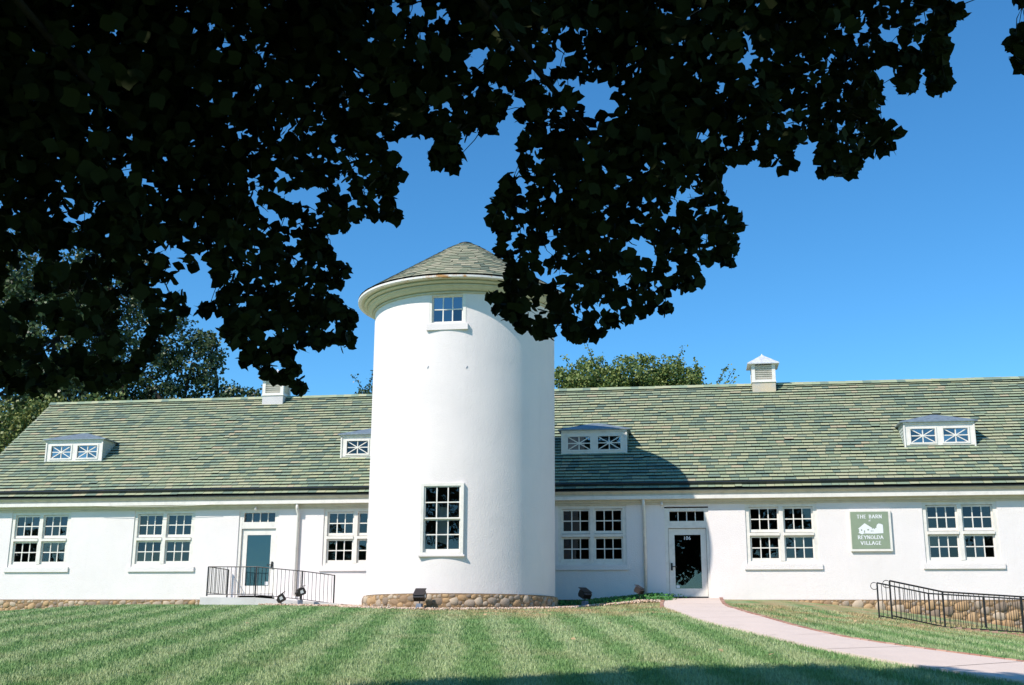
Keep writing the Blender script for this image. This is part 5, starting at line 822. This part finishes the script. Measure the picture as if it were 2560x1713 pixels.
tree('shrub_tree', 'bushy green tree with upright sprigs behind the ridge just right of the round tower', (2.6, 16, -1.0), 11.2, [(.6, 15.8, 9.9, 1.2, 1.0), (2.3, 15.8, 10.3, 1.3, 1.1), (4.2, 16, 10.4, 1.35, 1.1), (5.9, 16.2, 10.2, 1.1, .95), (1.4, 15.8, 9.5, 1.4, 1.1), (3.3, 16, 9.6, 1.5, 1.2), (5.2, 16.2, 9.6, 1.4, 1.0), (6.6, 16.3, 9.7, .8, .8)], .11, 420, LEAFR, 6, 14, cov=1.5)
tree('shrub_tree', 'small leafy tree top behind the ridge halfway from the tower to the right cupola', (7.4, 16.7, -1.0), 10.4, [(7.35, 16.7, 9.75, .62, .62), (7.9, 16.8, 9.4, .4, .4)], .10, 360, LEAFR, 7, 4)
tree('shrub_tree', 'sparse arching treetop against the sky just left of the round tower', (-7.9, 14.4, -1.0), 10.0, [(-7.7, 14.4, 9.6, .62, .55), (-7.3, 14.4, 9.2, .5, .6), (-8.3, 14.4, 9.5, .3, .3)], .10, 230, LEAFB, 8, 4)
# unseen trees added behind the viewer to darken reflections in the glass
for k, (x, y, h) in enumerate(((-33, -92, 17), (-5, -94, 16), (14, -93, 13.5), (40, -90, 17), (62, -92, 14), (-74, -90, 18), (-92, -84, 18))):
    tree('broadleaf_tree', ['oak', 'lone', 'tall', 'broad', 'wide', 'low', 'big'][k]+' tree added unseen behind the viewer to darken the window reflections', (x, y, -4.5), h, [(x, y, h*.55-4, h*.3, h*.28), (x-h*.2, y, h*.42-4, h*.26, h*.2), (x+h*.2, y, h*.45-4, h*.27, h*.2)], .5, 14, LEAFB, 20+k)
# sliver of another roof beyond the left gable
SHED = thing('shed', 'edge of a grey roof among the trees beyond the left gable', 'building', (-27.2, 8.0, -1))
m = MB(); m.box(-3.2, 3.4, -3, 3, 0, 5.55); m.build('wall', PLW, SHED); m = MB(); m.prism([(-3.6, 5.5), (3.75, 6.1), (3.75, 6.25), (-3.6, 5.65)], -3.3, 3.3); m.build('roof', GUTT, SHED)

# ------------------------------------------------------------------ overhanging tulip tree
bo = np.array([[float(v)/100 for v in s.split()] for s in BOUGHS.split(';')]); inn = np.array([[float(v)/10 for v in s.split()] for s in INNER.split(';')])
TB = Vector((-1.5, -42.5, gz(-1.5, -42.5))); TREE = thing('tulip_tree', 'big dark broadleaf tree whose leafy boughs hang over the top of the view', 'tree', TB)
tb = np.array(TB)
lh = [(0, 0), (.40, .06), (.50, .42), (.36, .52), (.44, .93), (0, .80)]
lv = np.array([(0, 0, 0), (.40, .06, .08), (.50, .42, .10), (.40, .93, .07), (0, .80, 0), (-.40, .93, .07), (-.50, .42, .10), (-.40, .06, .08)], float)
lf = np.array([(0, 1, 2), (0, 2, 4), (2, 3, 4), (0, 4, 6), (4, 5, 6), (0, 6, 7)])
g2 = np.random.default_rng(11); P_ = []; S_ = []
for x, y, z, r_ in bo:
    k = int(6+400*r_*r_+55*r_); e = g2.normal(size=(k, 3)); e = e*np.minimum(1, 1.75/np.linalg.norm(e, axis=1))[:, None]*max(r_*.60-.012, .035)*np.array([g2.uniform(.75, 1.25), 1, g2.uniform(.75, 1.25)]); e[:, 1] *= 1.35
    P_.append(np.array([x, y, z])+e); S_.append(g2.uniform(.075, .138, k))
nv = sum(len(p) for p in P_)
for x, y, z in inn:
    k = 42; e = g2.normal(size=(k, 3)); e /= np.linalg.norm(e, axis=1)[:, None]; e *= (g2.uniform(0, 1, k)**.4)[:, None]*.46; P_.append(np.array([x, y, z])+e); S_.append(g2.uniform(.11, .15, k))
k = 0
while k < 520:      # unseen rest of the crown, added over and behind the viewer to block sky light
    x, y, z = g2.uniform(-9, 17), g2.uniform(-50, -30), g2.uniform(2.5, 13)
    if y+(z+1.8)*.79 > -23.2 or ((x-2)/12)**2+((y+40)/11)**2+((z-7)/7)**2 > 1 or (Vector((x, y, z))-CAM).length < 4.2: continue
    q_ = Vector((x, y, z))-CAM; zf_ = q_.dot(fw)
    if zf_ > 0 and abs(q_.dot(rr)/zf_) < .55 and abs(q_.dot(uu)/zf_) < .36: continue
    e = g2.normal(size=(60, 3)); e /= np.linalg.norm(e, axis=1)[:, None]; e *= (g2.uniform(0, 1, 60)**.4)[:, None]*.8; P_.append(np.array([x, y, z])+e); S_.append(g2.uniform(.16, .26, 60)); k += 1
P_ = np.concatenate(P_); S_ = np.concatenate(S_); rng = np.random.default_rng(12); A_, B_, N_ = frames(len(P_), (.0, -1, .15), .25)
# tips hang down a little
B_ = B_*.7+np.array([0, 0, -1])*.5; B_ -= (B_*N_).sum(1)[:, None]*N_; B_ /= np.linalg.norm(B_, axis=1)[:, None]; A_ = np.cross(B_, N_)
P0_ = P_-B_*S_[:, None]*.45-tb
# the 300 leaves that show largest stand alone
d = P_[:nv]-np.array(CAM); zf = d@np.array(fw); px_ = d@np.array(rr)/zf; py_ = d@np.array(uu)/zf; ok = (np.abs(px_) < .435) & (np.abs(py_) < .29)
edge = np.zeros(nv); 
hist, xe, ye = np.histogram2d(px_, py_, bins=(110, 74), range=((-.46, .46), (-.31, .31))); ix = np.clip(((px_+.46)/.92*110).astype(int), 0, 109); iy = np.clip(((py_+.31)/.62*74).astype(int), 0, 73)
facing = np.abs((N_[:nv]*d).sum(1))/np.linalg.norm(d, axis=1); score = np.where(ok, S_[:nv]*facing/zf*np.where(hist[ix, iy] < 7, 1.9, 1), -1)
top = np.argsort(-score)[:300]; mask = np.ones(len(P_), bool); mask[top] = False
CR = link('crown', None, TREE)
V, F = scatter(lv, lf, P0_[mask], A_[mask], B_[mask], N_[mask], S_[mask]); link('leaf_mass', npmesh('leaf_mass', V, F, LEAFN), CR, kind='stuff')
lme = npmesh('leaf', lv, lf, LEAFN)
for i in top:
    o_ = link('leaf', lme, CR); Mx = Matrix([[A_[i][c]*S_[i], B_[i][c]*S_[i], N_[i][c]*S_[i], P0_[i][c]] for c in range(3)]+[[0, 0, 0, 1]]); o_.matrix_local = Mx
# trunk, limbs and twigs
m = MB(); T0 = Vector((0, 0, -.3)); top_ = Vector((.8, 2.2, 8.2)); m.tube([T0, (0, 0, .4), (.1, .3, 2.5), (.4, 1.1, 5.2), top_], [.62, .46, .40, .34, .26], 12)
m.build('trunk', BARK, TREE, smooth=True)
hubs = [Vector(h)-TB for h in ((1.8, -28.0, 4.9), (3.6, -28.2, 5.6), (6.0, -27.2, 4.6), (7.6, -27.6, 4.8), (2.0, -27.6, 3.0), (5.9, -26.6, 3.3), (8.7, -26.8, 4.5), (.6, -27.4, 3.4))]
m = MB()
for i, h in enumerate(hubs):
    a = top_*(.75+.05*i/2); mid = (a+h)/2+Vector((0, 0, 1.7)); pts = [a.lerp(mid, t).lerp(mid.lerp(h, t), t)+Vector(g2.normal(size=3))*.13*math.sin(math.pi*t) for t in np.linspace(0, 1, 12)]; m.tube(pts, [.10-.078*t for t in np.linspace(0, 1, 12)], 7)
m.build('limbs', BARK, TREE, smooth=True)
m = MB(); hb = np.array([list(h) for h in hubs]); nodes = [Vector(h) for h in hb]; order = np.argsort([min(np.linalg.norm(b[:3]-tb-h) for h in hb) for b in bo])
NA = [list(h) for h in hb]
for q in order:
    b = bo[q][:3]-tb; arr = np.array(NA); dd = np.linalg.norm(arr-b, axis=1)+np.where(arr[:, 2] < b[2], .35, 0); j = int(dd.argmin()); a = Vector(arr[j]); b = Vector(b)
    L_ = (b-a).length; md = (a+b)/2+Vector((0, 0, L_*.12))+Vector(g2.normal(size=3))*L_*.06; m.tube([a, md, b], [.004+.004*min(L_, 1.5), .004, .0028], 4, False); NA.append(list(b))
    for k in range(3): e = Vector(g2.normal(size=3)).normalized()*min(.3, bo[q][3]); m.tube([b, b+e], [.0028, .0018], 3, False)
m.build('twigs', BARK, TREE)
print('objects', len(bpy.data.objects), 'leaves', len(P_))
